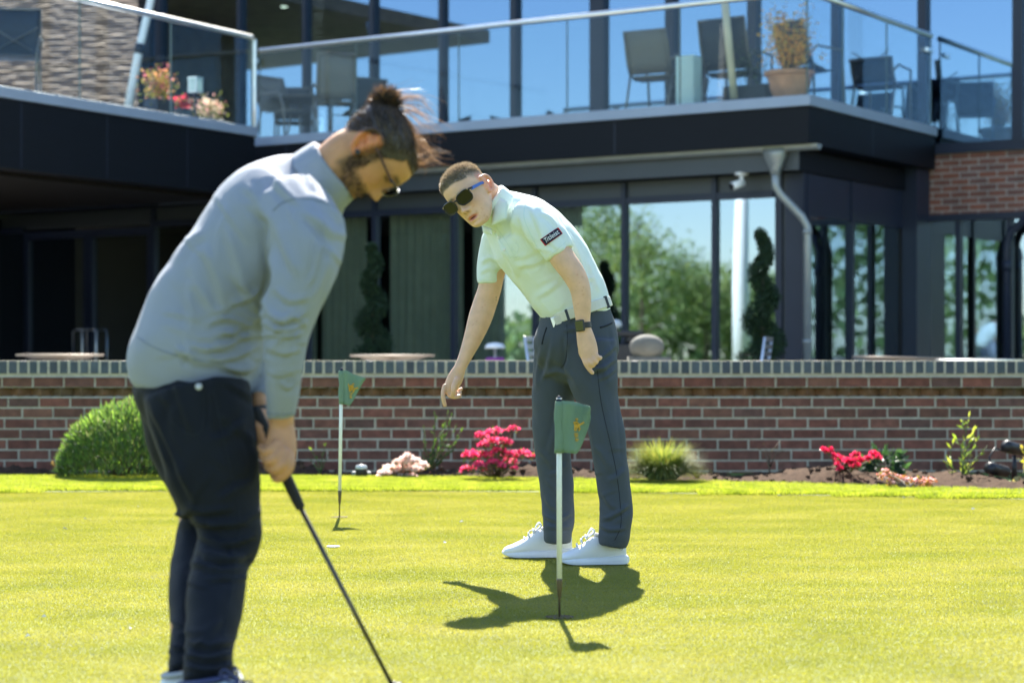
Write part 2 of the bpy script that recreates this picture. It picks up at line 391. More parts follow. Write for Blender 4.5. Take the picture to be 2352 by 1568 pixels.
def brick_nodes(name, sc=1.0):
    m = bpy.data.materials.new(name); m.use_nodes = True; t = m.node_tree; N = t.nodes.new; L = t.links.new
    p = t.nodes['Principled BSDF']; p.inputs['Roughness'].default_value = .85
    uv = N('ShaderNodeUVMap'); uv.uv_map = 'UV'
    br = N('ShaderNodeTexBrick'); br.offset = .5; br.inputs['Scale'].default_value = 1
    br.inputs['Brick Width'].default_value = .225; br.inputs['Row Height'].default_value = .075; br.inputs['Mortar Size'].default_value = .006
    br.inputs['Mortar Smooth'].default_value = .15; br.inputs['Bias'].default_value = -.1
    br.inputs['Color1'].default_value = (.24, .085, .05, 1); br.inputs['Color2'].default_value = (.15, .075, .06, 1); br.inputs['Mortar'].default_value = (.40, .37, .32, 1)
    n = N('ShaderNodeTexNoise'); n.inputs['Scale'].default_value = 5; n.inputs['Detail'].default_value = 6; L(uv.outputs[0], n.inputs[0])
    mx = N('ShaderNodeMix'); mx.data_type = 'RGBA'; mx.blend_type = 'OVERLAY'; mx.inputs[0].default_value = .5
    L(uv.outputs[0], br.inputs[0]); L(br.outputs[0], mx.inputs[6]); L(n.outputs[0], mx.inputs[7]); L(mx.outputs[2], p.inputs['Base Color'])
    bu = N('ShaderNodeBump'); bu.inputs['Strength'].default_value = .6; bu.inputs['Distance'].default_value = .01; bu.invert = True
    L(br.outputs['Fac'], bu.inputs['Height']); L(bu.outputs[0], p.inputs['Normal']); return m
M['facbrick'] = brick_nodes('facade_brick')
club = empty('clubhouse', B(3.6, -4), 'dark framed glass clubhouse with upper balcony behind the garden wall', 'building')
ZF = 3.47; ZR = 4.57; ZB = 2.72     # balcony floor, rail, underside
# ---- front balcony
b = MB(); bbox(b, .03, 3.55, -9.6, -.03, ZF-.50, ZF-.115); bbox(b, .26, 3.5, -17, -.26, ZB, ZF-.52)
bal = b.build('balcony', M['fascia'], club)
b = MB(); bbox(b, 0, 3.55, -8.0, 0, ZF-.112, ZF); b.build('edge_trim', M['trim'], bal, bevel=.006)
b = MB(); bbox(b, .235, .255, -9.3, -.235, ZB+.003, ZF-.53); b.build('lower_fascia', M['panel'], bal)
for i_, bb_ in enumerate((-7.0, -4.7, -2.35)):
    b = MB(); bbox(b, .0285, .0292, bb_, bb_+.012, ZF-.498, ZF-.118); b.build('panel_joint', M['frame'], bal)
b = MB(); bbox(b, 1.7, 1.712, -.0292, -.0285, ZF-.498, ZF-.118); b.build('panel_joint', M['frame'], bal)
def rail_run(P0, P1, seams, parent, over=0.0):
    """handrail tube, glass panels between seam distances and slim posts, from P0 to P1 (floor points)"""
    d = (P1-P0); Ltot = d.length; d = d/Ltot; nrm = Vector((d.y, -d.x, 0))
    b = MB(); b.tube([P0+Zz*(ZR-.03-P0.z)-d*over, P1+Zz*(ZR-.03-P1.z)], .031, 14); b.build('handrail', M['steel'], parent, smooth=True)
    for s0, s1 in zip(seams[:-1], seams[1:]):
        c = P0+d*(s0+s1)/2; z0, z1 = P0.z+.0, ZR-.05
        b = MB(); b.obox((c.x, c.y, (z0+z1)/2), d*((s1-s0)/2-.008), nrm*.006, Zz*(z1-z0)/2); b.build('glass_panel', M['balglass'], parent)
    for s in seams:
        c = P0+d*s+nrm*.0
        b = MB(); b.obox((c.x, c.y, (P0.z+ZR-.05)/2), d*.004, nrm*.009, Zz*(ZR-.05-P0.z)/2); b.build('post', M['seam'], parent)
bs = [bD(0.06, x) for x in (597, 818, 1054, 1303, 1562)]; bs.append(-.06)
rail_run(B(.06, bs[0], ZF), B(.06, -.06, ZF), [q-bs[0] for q in bs], bal)
rail_run(B(.06, -.06, ZF), B(3.5, -.06, ZF), [0, .9, 2.1, 3.42], bal)
b = MB(); b.ball(B(.0, bs[0]-.02, ZR-.16), .045); b.build('rail_clamp', M['steel'], bal, smooth=True)
b = MB(); b.obox(B(3.36, -.03, ZR-.22), U*.09, Vv*.02, Zz*.025); b.build('rail_clamp', M['steel'], bal, bevel=.006)
# ---- gutter and downpipe
b = MB(); gz = 2.97; n = 12
prof = [(math.cos(math.pi*k/n)*.058, -math.sin(math.pi*k/n)*.058) for k in range(n+1)]
prof = prof+[(x*.9, z*.9) for x, z in prof[::-1]]
b.rings([[B(.17+x, bb, gz+z) for x, z in prof] for bb in (-8.6, .02)])
for bb in (-6.4, -4.1, -2.9, -.62): b.rings([[B(.17+x*1.08, bb+s, gz+z*1.1) for x, z in prof] for s in (-.02, .02)])
b.rings([[B(.17+x, .02+s, gz+z) for x, z in prof[:n+1]] for s in (0, .01)])
gut = b.build('gutter', M['gutter'], club, smooth=False)
b = MB(); hb = -.47
def rrect(a, bb, z, wa, wb): return [B(a+s*wa, bb+t*wb, z) for s, t in ((-1, -1), (1, -1), (1, 1), (-1, 1))]
b.rings([rrect(.17, hb, gz-.02, .07, .115), rrect(.17, hb, gz-.10, .065, .105), rrect(.17, hb, gz-.24, .045, .05), rrect(.17, hb, gz-.3, .042, .042)])
b.tube([B(.17, hb, gz-.25), B(.17, hb, gz-.42), B(.2, hb+.04, gz-.5), B(.31, hb+.24, gz-.74), B(.34, hb+.285, gz-.84), B(.34, hb+.285, .1)], .043, 16)
for z in (2.05, .9): b.lathe(B(.34, hb+.285, z), [(.05, 0), (.05, .05)], 16)
b.build('downpipe', M['gutter'], club, smooth=True)
# ---- ground floor window wall, plane a=.5
A = .5; GT = 2.47
edges = [bD(A, x) for x in (-120, 58, 205, 352, 540, 706, 860, 1041, 1228, 1433, 1641, 1782)]
b = MB(); bbox(b, A+.03, A+.13, edges[0]-3, -.3, GT+.04, ZB+.02); bbox(b, A+.03, A+.1, edges[-1]+.02, -.3, .1, GT+.06)
b.build('head_panel', M['panel'], club)
b = MB(); bbox(b, A-.03, A+.09, -.50, -.295, .1, ZB); bbox(b, A+.0, A+.07, edges[-1]-.01, edges[-1]+.07, .1, ZB)
b.build('corner_post', M['frame'], club)
for i in range(len(edges)-1):
    e0, e1 = edges[i], edges[i+1]
    if i in (1, 2): continue
    g = MB(); bbox(g, A+.03, A+.036, e0+.02, e1-.02, .12, GT)
    w = g.build('window', M['winglass'], club)
    f = MB(); bbox(f, A-.02, A+.07, e0-.028, e0+.028, .1, ZB-.003); bbox(f, A-.012, A+.06, e0+.029, e1-.029, GT, GT+.075); bbox(f, A-.012, A+.06, e0+.029, e1-.029, .1, .17)
    f.build('frame', M['frame'], w)
for i in (1, 2):
    e0, e1 = edges[i], edges[i+1]; sg = -1 if i == 2 else 1
    f = MB(); wd = .085
    bbox(f, A-.03, A+.07, e0+.004, e0+wd, .1, GT); bbox(f, A-.03, A+.07, e1-wd, e1-.004, .1, GT)
    bbox(f, A-.029, A+.069, e0+wd, e1-wd, GT-.10, GT); bbox(f, A-.029, A+.069, e0+wd, e1-wd, .1, .3)
    d = f.build('door', M['frame'], club)
    g = MB(); bbox(g, A+.01, A+.016, e0+wd, e1-wd, .3, GT-.10); g.build('door_pane', M['winglass'], d)
    hb2 = e1-.045 if i == 1 else e0+.045
    b = MB(); z0, z1 = .35, 1.12
    o2 = -.26 if i == 1 else .14
    b.tube([B(A-.03, hb2, z1), B(A-.1, hb2, z1), B(A-.1, hb2+.02*sg, z1)], .012, 8)
    b.tube([B(A-.09, hb2, z0-.2), B(A-.09, hb2, z1-.03), B(A-.09, hb2-sg*.03, z1), B(A-.09, hb2-sg*.14, z1), B(A-.09, hb2-sg*.17, z1-.03), B(A-.09, hb2-sg*.17, z0-.2)], .013, 8)
    b.build('handle', M['steel'], d, smooth=True)
# curtains + dark room behind
def curtain(b0, b1, a, z0, z1, per=.11, amp=.03):
    n = int((b1-b0)/per*8); b = MB(); vs = []
    for i in range(n+1):
        t = b0+(b1-b0)*i/n; w = amp*math.sin(2*math.pi*(t-b0)/per+1.3*math.sin(t*5))
        vs += [B(a+w, t, z0), B(a+w*.8, t, z1)]
    return b.add(vs, [(2*i, 2*i+2, 2*i+3, 2*i+1) for i in range(n)]).build('curtain', M['curtain'], club, smooth=True)
curtain(edges[4]+.05, edges[5]-.04, A+.22, .1, GT+.05); curtain(edges[5]+.05, edges[6]-.3, A+.22, .1, GT+.05)
curtain(edges[6]+.05, edges[7]-.02, A+.22, .1, GT+.05)
curtain(edges[7]+.12, edges[8]-.05, A+.22, .1, GT+.05); curtain(edges[8]+.06, edges[8]+.5, A+.22, .1, GT+.05)
b = MB(); bbox(b, 3.2, 3.3, -18, -.3, .1, 2.72); bbox(b, A+.2, 3.25, -18, -.31, 2.66, 2.70); b.build('room_lining', M['void'], club)
# side glazing b=-.3
b = MB(); bbox(b, 3.2, 3.66, -.32, -.12, .1, ZB+.3); bbox(b, A+.05, 3.2, -.34, -.30, GT-.2, ZB); b.build('side_panel', M['frame'], club)
for a0, a1 in ((.6, 1.75), (1.75, 3.2)):
    g = MB(); bbox(g, a0+.03, a1-.03, -.33, -.324, .12, GT-.2); w = g.build('window', M['winglass'], club)
    f = MB(); bbox(f, a0-.035, a0+.035, -.36, -.28, .1, ZB-.003); f.build('frame', M['frame'], w)
# ---- rear facade plane a=3.6 : brick with windows, glass above
AR = 3.6
def uvbox(name, m, a, b0, b1, z0, z1, th=.2):
    mb = MB(); vs = [B(a, b0, z0), B(a, b1, z0), B(a, b1, z1), B(a, b0, z1), B(a+th, b0, z0), B(a+th, b1, z0), B(a+th, b1, z1), B(a+th, b0, z1)]
    mb.add(vs, [(0, 1, 2, 3), (5, 4, 7, 6), (3, 2, 6, 7), (1, 0, 4, 5), (4, 0, 3, 7), (1, 5, 6, 2)])
    o = mb.build(name, m, club); me = o.data; ul = me.uv_layers.new(name='UV')
    for l in me.loops:
        v = Vector(me.vertices[l.vertex_index].co)-B0; ul.data[l.index].uv = (v.dot(Vv)+v.dot(U)+.08, v.z)
    return o
SILL = 3.22
uvbox('brick_wall', M['facbrick'], AR, -.32, 6, 2.44, SILL-.07)
uvbox('brick_wall', M['facbrick'], AR, 3.0, 6, .1, 2.44)
b = MB(); bbox(b, AR-.04, AR+.1, -.3, 6, SILL-.07, SILL+.05); bbox(b, AR-.04, AR+.1, -.3, 3, 2.36, 2.438)
b.build('window_sill', M['frame'], club)
for x0, x1 in ((2105, 2200), (2200, 2318), (2318, 2470)):
    e0, e1 = bD(AR, x0), bD(AR, x1)
    g = MB(); bbox(g, AR+.05, AR+.056, e0+.02, e1-.02, .1, 2.36); w = g.build('window', M['winglass'], club)
    f = MB(); bbox(f, AR-.01, AR+.09, e0-.03, e0+.03, .1, 2.358); f.build('frame', M['frame'], w)
b = MB(); bbox(b, AR+1.5, AR+1.6, -4, 6, .1, 3.1); bbox(b, AR+.1, AR+1.5, -4, -3.9, .1, 3.1); b.build('room_lining', M['void'], club)
for xx, zz in ((2300, 2.2), (2325, 2.25)):
    pass
b = MB(); q = bD(AR-.1, 2312); b.tube([B(AR-.1, q+.5, 2.44), B(AR-.1, q+.3, 2.40), B(AR-.1, q+.05, 2.2), B(AR-.1, q, 2.05), B(AR-.1, q, .1)], .045, 14)
b.lathe(B(AR-.1, q, 1.75), [(.056, 0), (.056, .12)], 14); b.build('downpipe', M['frame'], club, smooth=True)
# upper glazing
ue = [bD(AR, x) for x in (366, 552, 702, 857, 1016, 1182, 1374, 1541, 1730, 1921, 2120, 2340, 2560)]
uw = [.10, .05, .05, .06, .055, .075, .17, .10, .10, .085, .085, .10]
for i in range(len(ue)-1):
    e0, e1 = ue[i], ue[i+1]
    g = MB(); bbox(g, AR+.03, AR+.036, e0+.02, e1-.02, SILL+.05, 7.6); w = g.build('window', M['upglass'], club)
    f = MB(); h = uw[i]*.62; bbox(f, AR-.05, AR+.09, e0-h, e0+h, SILL+.03, 7.6); f.build('frame', M['frame'], w)
b = MB(); bbox(b, AR-.1, AR+.12, ue[0]-.35, ue[0]-.10, 3.2, 7.6); b.build('corner_post', M['fascia'], club)
b = MB(); bbox(b, AR+4, AR+4.1, ue[0], 8, 3.2, 7.6); bbox(b, AR+.1, AR+4, ue[0], 8, 3.1, 3.18); bbox(b, AR+.13, AR+4, ue[0]-.3, ue[0]-.2, 3.2, 7.6); b.build('room_lining', M['inside'], club)
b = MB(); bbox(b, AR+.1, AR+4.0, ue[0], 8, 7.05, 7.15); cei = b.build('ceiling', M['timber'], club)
M['spot'] = emis('downlight_glow', (1, .86, .6), 3)
for x, y in ((652, 18), (858, 63)):
    bb = bD(AR+1.2, x); z = zD(AR+1.2, x, y)
    b = MB(); b.lathe(B(AR+1.2, bb, min(z, 7.0)), [(.0, 0), (.05, 0), (.05, .02), (0, .02)], 14); b.build('downlight', M['spot'], cei)
b = MB(); bbox(b, AR-.9, AR+4, ue[0]-.4, 8, 7.6, 7.9); b.build('roof', M['fascia'], club)
# ---- left wing balcony
L0 = Vector((-3.044, 23.75, 0)); Wd = Vector((-.5, -.866, 0)); Wn = Vector((-.866, .5, 0))
def Lp(t, n, z=0): return L0+t*Wd+n*Wn+z*Zz
def lbox(mb, t0, t1, n0, n1, z0, z1): return mb.obox(Lp((t0+t1)/2, (n0+n1)/2, (z0+z1)/2), Wd*(t1-t0)/2, Wn*(n1-n0)/2, Zz*(z1-z0)/2)
LT = 4.75; zl = 3.50
b = MB(); lbox(b, 0, LT, .03, 13, ZB-.04, zl-.115); wing = b.build('balcony', M['fascia'], club)
b = MB(); lbox(b, -.02, LT, 0, 6, zl-.112, zl); b.build('edge_trim', M['trim'], wing, bevel=.006)
for t_ in (1.25, 2.6, 3.9):
    b = MB(); lbox(b, t_, t_+.012, .0288, .0294, ZB-.03, zl-.12); b.build('panel_joint', M['frame'], wing)
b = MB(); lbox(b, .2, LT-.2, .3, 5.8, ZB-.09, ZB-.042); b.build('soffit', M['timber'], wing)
def tD(x):  # distance along the wing edge for column x
    k = (x-PCX)/PF; return (k*L0.y-L0.x)/(Wd.x-k*Wd.y)
ts = [0.02, tD(402), tD(193), LT-.05]
ZR_keep = ZR; ZR = 4.60
rail_run(Lp(.02, .06, zl), Lp(LT-.05, .06, zl), [q-.02 for q in ts], wing)
ZR = ZR_keep
b = MB(); b.obox(Lp(.0, .03, (zl+ZR)/2-.08), Wd*.012, Wn*.02, Zz*((ZR-zl)/2+.06)); b.build('end_post', M['steel'], wing)
# dark side wall under the wing, far left
b = MB(); lbox(b, LT-.5, LT-.35, 1.2, 5.8, .1, ZB-.04); lbox(b, -3, LT-.5, 5.6, 5.8, .1, ZB-.04); b.build('wing_wall', M['fascia'], club)
# ---- tiled roof behind the wing, seen past the facade's end post
M['tile'] = mat('clay_pantile', (.24, .15, .092), .75, noise=.3, nscale=5, bump=.3, bscale=40)
c0 = Vector((-10.4, 30.4, 2.7)); dx = Vector((.985, -.174, 0)); pit = R(42)
up = Vector((.174, .985, 0))*math.cos(pit)+Zz*math.sin(pit); nn = dx.cross(up)
if nn.z < 0: nn = -nn
rb = MB(); rowh, tw = .092, .13; r8 = random.Random(5)
for r in range(84):
    ph = [r8.uniform(0, 6.28) for _ in range(3)]
    for c in range(55):
        s0 = c*tw+(r % 2)*tw*.5
        def wv(x): return math.sin(x*5.9+ph[0])+.8*math.sin(x*11.3+ph[1])+.6*math.sin(x*23+ph[2])
        l0, l1 = .020+.003*wv(s0), .020+.003*wv(s0+tw); q0, q1 = -.0150-.0046*wv(s0*1.3+2), -.0150-.0046*wv((s0+tw)*1.3+2)
        p_ = [c0+dx*s0+up*(r*rowh)+nn*l0, c0+dx*(s0+tw)+up*(r*rowh)+nn*l1, c0+dx*(s0+tw)+up*(r*rowh+rowh*1.1)+nn*(l1+q1), c0+dx*s0+up*(r*rowh+rowh*1.1)+nn*(l0+q0)]
        d_ = [v-nn*.03 for v in p_[:2]]
        rb.add(p_+d_, [(0, 1, 2, 3), (4, 5, 1, 0)])
rb.build('tiled_roof', M['tile'], club)
b = MB(); lbox(b, -1.5, 2.0, 10, 12.5, zl, 6.9); b.build('wing_storey', M['tile'], club)
b = MB(); lbox(b, -2.2, 5.4, 6.6, 13, 6.9, 7.15); b.build('wing_eaves', M['tile'], club)
# white mast leaning in front of the roof
M['white'] = mat('white_paint', (.86, .86, .84), .4, noise=.03, nscale=6)
M['black'] = mat('black_plastic', (.012, .012, .014), .45)
mast = empty('mast', at(294, 240, 27), 'slim white slanting mast with dark collar before the tiled roof', 'mast')
b = MB(); b.tube([at(292, 262, 26.9), at(319, 118, 27), at(347, 0, 27.1), at(362, -60, 27.2)], [.062, .056, .05, .047], 14); b.build('pole', M['white'], mast, smooth=True)
b = MB(); b.tube([at(318, 124, 26.98), at(322, 103, 27)], .066, 14); b.build('collar', M['black'], mast, smooth=True)
# ---- small fittings
sc = empty('security_camera', B(.3, bD(.3, 1700), ZB), 'white security camera under the balcony soffit', 'camera')
c = at(1703, 400, B(.3, bD(.3, 1703)).y)
b = MB(); b.lathe(c+Zz*-.015, [(.06, 0), (.075, .012), (.075, .03)], 16); b.tube([c, c+Vector((0, -.01, -.07)), c+Vector((-.02, -.02, -.1))], [.03, .018, .02], 10); b.build('bracket', M['white'], sc, smooth=True)
b = MB(); b.tube([c+Vector((.02, .01, -.09)), c+Vector((-.105, -.05, -.135))], .043, 14); b.build('housing', M['white'], sc, smooth=True)
b = MB(); b.tube([c+Vector((-.1, -.048, -.133)), c+Vector((-.12, -.057, -.141))], .036, 14); b.build('lens', M['black'], sc)
M['glow'] = emis('warm_lamp', (1, .62, .24), 1.6)
p = at(8, 718, B(1.4, bD(1.4, 8)).y)
b = MB(); b.box(p.x-.055, p.x+.055, p.y-.03, p.y+.03, p.z-.2, p.z+.2); tag(b.build('wall_lamp', M['glow'], bevel=.02), 'warm glowing wall lamp inside the dark doorway', 'lamp')
# ================================================================ PLANTS
def leafmat(name, rough=.5, trans=.45, tcol=(1.3, 1.25, .6), spec=.35): return mat(name, (.1, .1, .1), rough, spec=spec, attr='Col', trans=trans, tcol=tcol)
M['leaf'] = leafmat('leaf'); M['petal'] = leafmat('petal', .6, .5, (1.15, .9, .95), .2)
M['stem'] = mat('woody_stem', (.12, .09, .055), .85, noise=.3, nscale=30)
M['gstem'] = mat('green_stem', (.10, .14, .04), .7, noise=.3, nscale=30)
def c2d(cx, cy, x0, y0, k): return ((x0+cx/k)/1.63265, (y0+cy/k)/1.63265)
def stems(name, parent, base, tips, r=.004, m='stem', sag=.0):
    b = MB()
    for t in tips:
        q = base+Vector((random.uniform(-.02, .02), random.uniform(-.02, .02), 0)); md = q.lerp(Vector(t), .5)+Vector((random.uniform(-.02, .02), random.uniform(-.02, .02), sag+.02))
        b.tube([q, md, Vector(t)], [r, r*.75, r*.4], 5)
    return b.build(name, M[m], parent, smooth=True)
# lavender like rounded shrub
def shrub_big():
    Yc = 12.72; o = empty('rounded_shrub', at(268, 1098, Yc), 'big rounded grey green shrub with upright shoots at the foot of the wall', 'shrub')
    tips = []; prof = [(143, 1052), (150, 1028), (166, 994), (192, 966), (224, 946), (262, 929), (302, 919), (338, 916), (368, 940), (395, 985), (412, 1050)]
    px = np.array([p[0] for p in prof]); py = np.array([p[1] for p in prof])
    P = []; D = []; Cc = []; n = 0
    sc = Yc/PF
    while n < 15000:
        xd = rng.uniform(140, 412); top = np.interp(xd, px, py); hgt = 1100-top
        yo = rng.uniform(-1, 1); half = .34*math.sqrt(max(.03, 1-((xd-276)/140)**2))
        z01 = rng.uniform(0, 1)**.6*math.sqrt(max(.02, 1-yo*yo*.8))
        if z01 < .6 and abs(yo) < .5 and rng.random() < .7: continue
        yd = 1100-hgt*z01+rng.uniform(-3, 3)
        p = at(xd, yd, Yc+yo*half); P.append(p); D.append(((xd-276)*sc*1.0, yo*.25, .55)); n += 1
    P = np.array(P); D = np.array(D)
    cols = [(.10, .19, .055), (.15, .28, .065), (.08, .15, .065), (.20, .31, .09), (.17, .20, .13)]
    cloud('foliage', M['leaf'], o, leaves(P, .042, cols, D, .17, .75))
    T = [at(random.uniform(170, 390), 1000, Yc+random.uniform(-.2, .2)) for _ in range(26)]
    stems('stem', o, at(275, 1100, Yc), T, .005)
    return o
shrub_big()
def flower_clumps(name, label, cat, base, ell, conv, Y, fcol, lcol, nf, fs, nl, ls, depth=.16, group=None, stemr=.004, petal_aspect=.8):
    """ell: list of ellipses (cx,cy,rx,ry) in a crop; flowers on their upper shell, leaves inside"""
    o = empty(name, base, label, cat, group)
    PF_, PL, tips = [], [], []
    tot = sum(e[2]*e[3] for e in ell)
    for (cx, cy, rx, ry) in ell:
        dd = depth*rng.uniform(-.5, .5); x, y = conv(cx, cy); s = Y/PF
        k = abs(conv(cx+rx, cy)[0]-x)*s; kz = abs(conv(cx, cy+ry)[1]-y)*s; ctr = at(x, y, Y)+Vector((0, dd, 0))
        tips.append(ctr)
        for i in range(int(nf*rx*ry/tot)):
            v = rng.normal(size=3); v /= np.linalg.norm(v); r = rng.uniform(.55, 1)
            PF_.append((ctr.x+v[0]*k*r, ctr.y+v[1]*max(k, .03)*r*.8, ctr.z+abs(v[2])*kz*r*1.1-kz*.25))
        for i in range(int(nl*rx*ry/tot)):
            v = rng.normal(size=3); v /= np.linalg.norm(v); r = rng.uniform(.2, 1.05)
            PL.append((ctr.x+v[0]*k*r, ctr.y+v[1]*max(k, .03)*r*.8, ctr.z+v[2]*kz*r-kz*.15))
    # each blossom = five petals
    PF_ = np.array(PF_); PP = np.repeat(PF_, 5, 0); ax = rng.normal(size=(len(PF_), 3)); ax[:, 2] = abs(ax[:, 2])+.4; ax[:, 1] -= .5
    ax /= np.linalg.norm(ax, axis=1, keepdims=True); t = np.cross(ax, rng.normal(size=ax.shape)); t /= np.linalg.norm(t, axis=1, keepdims=True); u = np.cross(ax, t)
    an = np.tile(np.arange(5)*2*math.pi/5, len(PF_))[:, None]
    D = np.cos(an)*np.repeat(t, 5, 0)+np.sin(an)*np.repeat(u, 5, 0)+.45*np.repeat(ax, 5, 0)
    cloud('blossom', M['petal'], o, leaves(PP, fs, fcol, D, petal_aspect, .12, .2))
    cloud('foliage', M['leaf'], o, leaves(np.array(PL), ls, lcol, None, .45))
    stems('stem', o, Vector(base), [tips[i % len(tips)] for i in range(len(tips)*2)], stemr)
    return o
k1 = lambda cx, cy: c2d(cx, cy, 1300, 1500, 3.0947)
k2 = lambda cx, cy: c2d(cx, cy, 3000, 1520, 2.8)
PINK = [(.80, .07, .20), (.85, .12, .27), (.70, .04, .15), (.88, .22, .36)]
flower_clumps('azalea', 'large bright pink azalea in tiers beside the standing man\'s leg', 'azalea', gnd(1140, 1100),
    [(1930, 340, 85, 40), (1720, 370, 110, 45), (1560, 410, 90, 55), (1680, 480, 120, 60), (1830, 490, 110, 55), (1590, 520, 80, 45), (1450, 640, 130, 70), (1600, 640, 110, 60),
     (1780, 590, 100, 50), (1900, 640, 110, 70), (2050, 610, 90, 45), (2140, 650, 60, 30), (1900, 720, 90, 45), (1700, 720, 100, 50), (1420, 790, 90, 40), (1540, 740, 90, 60), (1960, 780, 60, 35), (1600, 810, 30, 25), (1330, 830, 20, 20), (1800, 760, 60, 40)],
    k1, 12.45, PINK, [(.06, .10, .03), (.10, .14, .03), (.12, .10, .05)], 620, .016, 900, .02, .2)
flower_clumps('azalea', 'small straggly pink azalea in front of a dark leafy plant', 'azalea', gnd(1935, 1098, .02),
    [(255, 470, 30, 40), (320, 475, 35, 35), (370, 530, 50, 30), (440, 570, 55, 35), (500, 590, 60, 45), (570, 505, 40, 30), (560, 590, 60, 50), (640, 580, 60, 45), (710, 560, 40, 30), (790, 515, 50, 35), (820, 545, 30, 25), (590, 640, 60, 30), (400, 620, 30, 25), (420, 660, 30, 20)],
    k2, 12.1, [(.78, .04, .13), (.85, .08, .20), (.60, .02, .08)], [(.07, .10, .03), (.15, .08, .04)], 230, .017, 220, .018, .14)
flower_clumps('flowering_mound', 'mound of small white and blush flowers beside the tiered pink azalea', 'flowers', gnd(925, 1100),
    [(700, 650, 60, 40), (640, 720, 110, 60), (780, 700, 90, 50), (860, 760, 80, 50), (520, 790, 110, 45), (650, 810, 130, 50), (780, 800, 110, 50), (450, 840, 80, 40), (400, 870, 40, 25), (700, 870, 120, 35)],
    k1, 12.7, [(.92, .90, .84), (.92, .80, .74), (.92, .90, .80), (.90, .86, .70)], [(.34, .18, .07), (.20, .22, .05), (.38, .15, .10)], 420, .017, 800, .016, .16, petal_aspect=.9)
flower_clumps('flowering_mound', 'low mound of blush flowers with bronze leaves near the black spotlights', 'flowers', gnd(2085, 1128),
    [(880, 690, 50, 40), (870, 740, 50, 45), (960, 720, 60, 40), (1030, 760, 80, 45), (1110, 780, 80, 50), (1200, 780, 80, 45), (1300, 790, 80, 45), (1390, 790, 60, 40), (940, 800, 80, 40), (1150, 830, 140, 40), (1320, 830, 90, 35)],
    k2, 11.75, [(.82, .66, .62), (.80, .50, .48), (.75, .30, .22)], [(.32, .16, .04), (.20, .20, .04), (.30, .10, .05)], 150, .012, 800, .017, .16, petal_aspect=.9)
def grass_clump():
    o = empty('grass_clump', gnd(1522, 1108, .02), 'dense fountain shaped grass clump behind the near flag', 'ornamental grass'); Yc = 12.2; bs_ = at(1522, 1100, Yc); n = 3600
    b = []; V = []; F = []; C = []
    for i in range(n):
        az = rng.uniform(0, 2*math.pi); sp = rng.uniform(0, 1)**.7; L = rng.uniform(.2, .29); w = .0032
        d = Vector((math.cos(az), math.sin(az)*.8, 0)); p = bs_+d*rng.uniform(0, .09); s = Vector((-d.y, d.x, 0))*w; prev = p; th = R(88-58*sp)
        o_ = len(V); k = rng.uniform(.7, 1.3); mix = rng.random()
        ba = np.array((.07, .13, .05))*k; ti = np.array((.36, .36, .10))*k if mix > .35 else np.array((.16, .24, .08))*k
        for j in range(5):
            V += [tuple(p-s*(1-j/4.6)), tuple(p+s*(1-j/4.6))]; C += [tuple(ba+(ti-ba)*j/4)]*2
            p = p+(d*math.cos(th)+Zz*math.sin(th))*L/4; th -= R(9+13*sp)
        F += [(o_+2*j, o_+2*j+1, o_+2*j+3, o_+2*j+2) for j in range(4)]
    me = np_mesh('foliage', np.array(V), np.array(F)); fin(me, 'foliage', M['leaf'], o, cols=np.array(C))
grass_clump()
def shoots(label, name, cat, base, paths, conv, Y, lcol, ls, per, asp=.3, m='gstem', spread=.6):
    o = empty(name, base, label, cat); b = MB(); P = []; D = []
    for path in paths:
        pts = [at(*conv(cx, cy), Y+random.uniform(-.05, .05)) for cx, cy in path]
        b.tube(pts, [.0045*(1-.7*i/(len(pts)-1)) for i in range(len(pts))], 5)
        for i in range(len(pts)-1):
            Ls = (pts[i+1]-pts[i]).length
            for q in range(max(1, int(per*Ls))):
                t = random.random(); P.append(pts[i].lerp(pts[i+1], t)); d = (pts[i+1]-pts[i]).normalized()+Vector((random.gauss(0, spread), random.gauss(0, spread), random.gauss(0, .2))); D.append(d)
        P.append(pts[-1]); D.append(pts[-1]-pts[-2])
    b.build('stem', M[m], o, smooth=True)
    cloud('foliage', M['leaf'], o, leaves(np.array([tuple(p) for p in P]), ls, lcol, np.array([tuple(d) for d in D]), asp, .3))
    return o
shoots('tall leafy shoots with narrow bright green leaves beside the black spotlights', 'leafy_shrub', 'plant', gnd(2215, 1108, .03),
    [[(1700, 790), (1720, 600), (1730, 420), (1745, 270), (1770, 130)], [(1700, 790), (1700, 560), (1690, 430), (1650, 360)], [(1710, 780), (1760, 560), (1800, 480), (1850, 380)], [(1720, 790), (1800, 600), (1880, 520), (1940, 450)],
     [(1700, 780), (1730, 500), (1800, 320), (1830, 260)], [(1690, 790), (1600, 640), (1580, 500), (1600, 400)], [(1690, 790), (1560, 690), (1545, 560)], [(1720, 790), (1720, 640), (1730, 520)], [(1745, 270), (1710, 220), (1700, 170)]],
    k2, 12.35, [(.28, .36, .05), (.20, .30, .05), (.34, .38, .10), (.10, .16, .05)], .038, 62, .3)
shoots('spindly dark green shrub against the brick wall below the pointing hand', 'leafy_shrub', 'plant', gnd(1018, 1094, .02),
    [[(960, 800), (1000, 600), (1020, 420), (1025, 200)], [(970, 800), (1100, 420), (1160, 240), (1175, 140)], [(960, 800), (920, 560), (900, 340)], [(980, 800), (1200, 450), (1260, 300)], [(1000, 800), (1230, 520), (1320, 370)],
     [(960, 800), (890, 660), (870, 600)], [(1000, 790), (1160, 640), (1240, 560)], [(970, 780), (1000, 520), (1130, 330)], [(980, 780), (1060, 560), (1110, 430)], [(950, 790), (930, 700), (880, 690)], [(970, 790), (1180, 350), (1210, 190)]],
    k1, 12.95, [(.05, .10, .035), (.07, .13, .03), (.06, .10, .05)], .032, 75, .34)
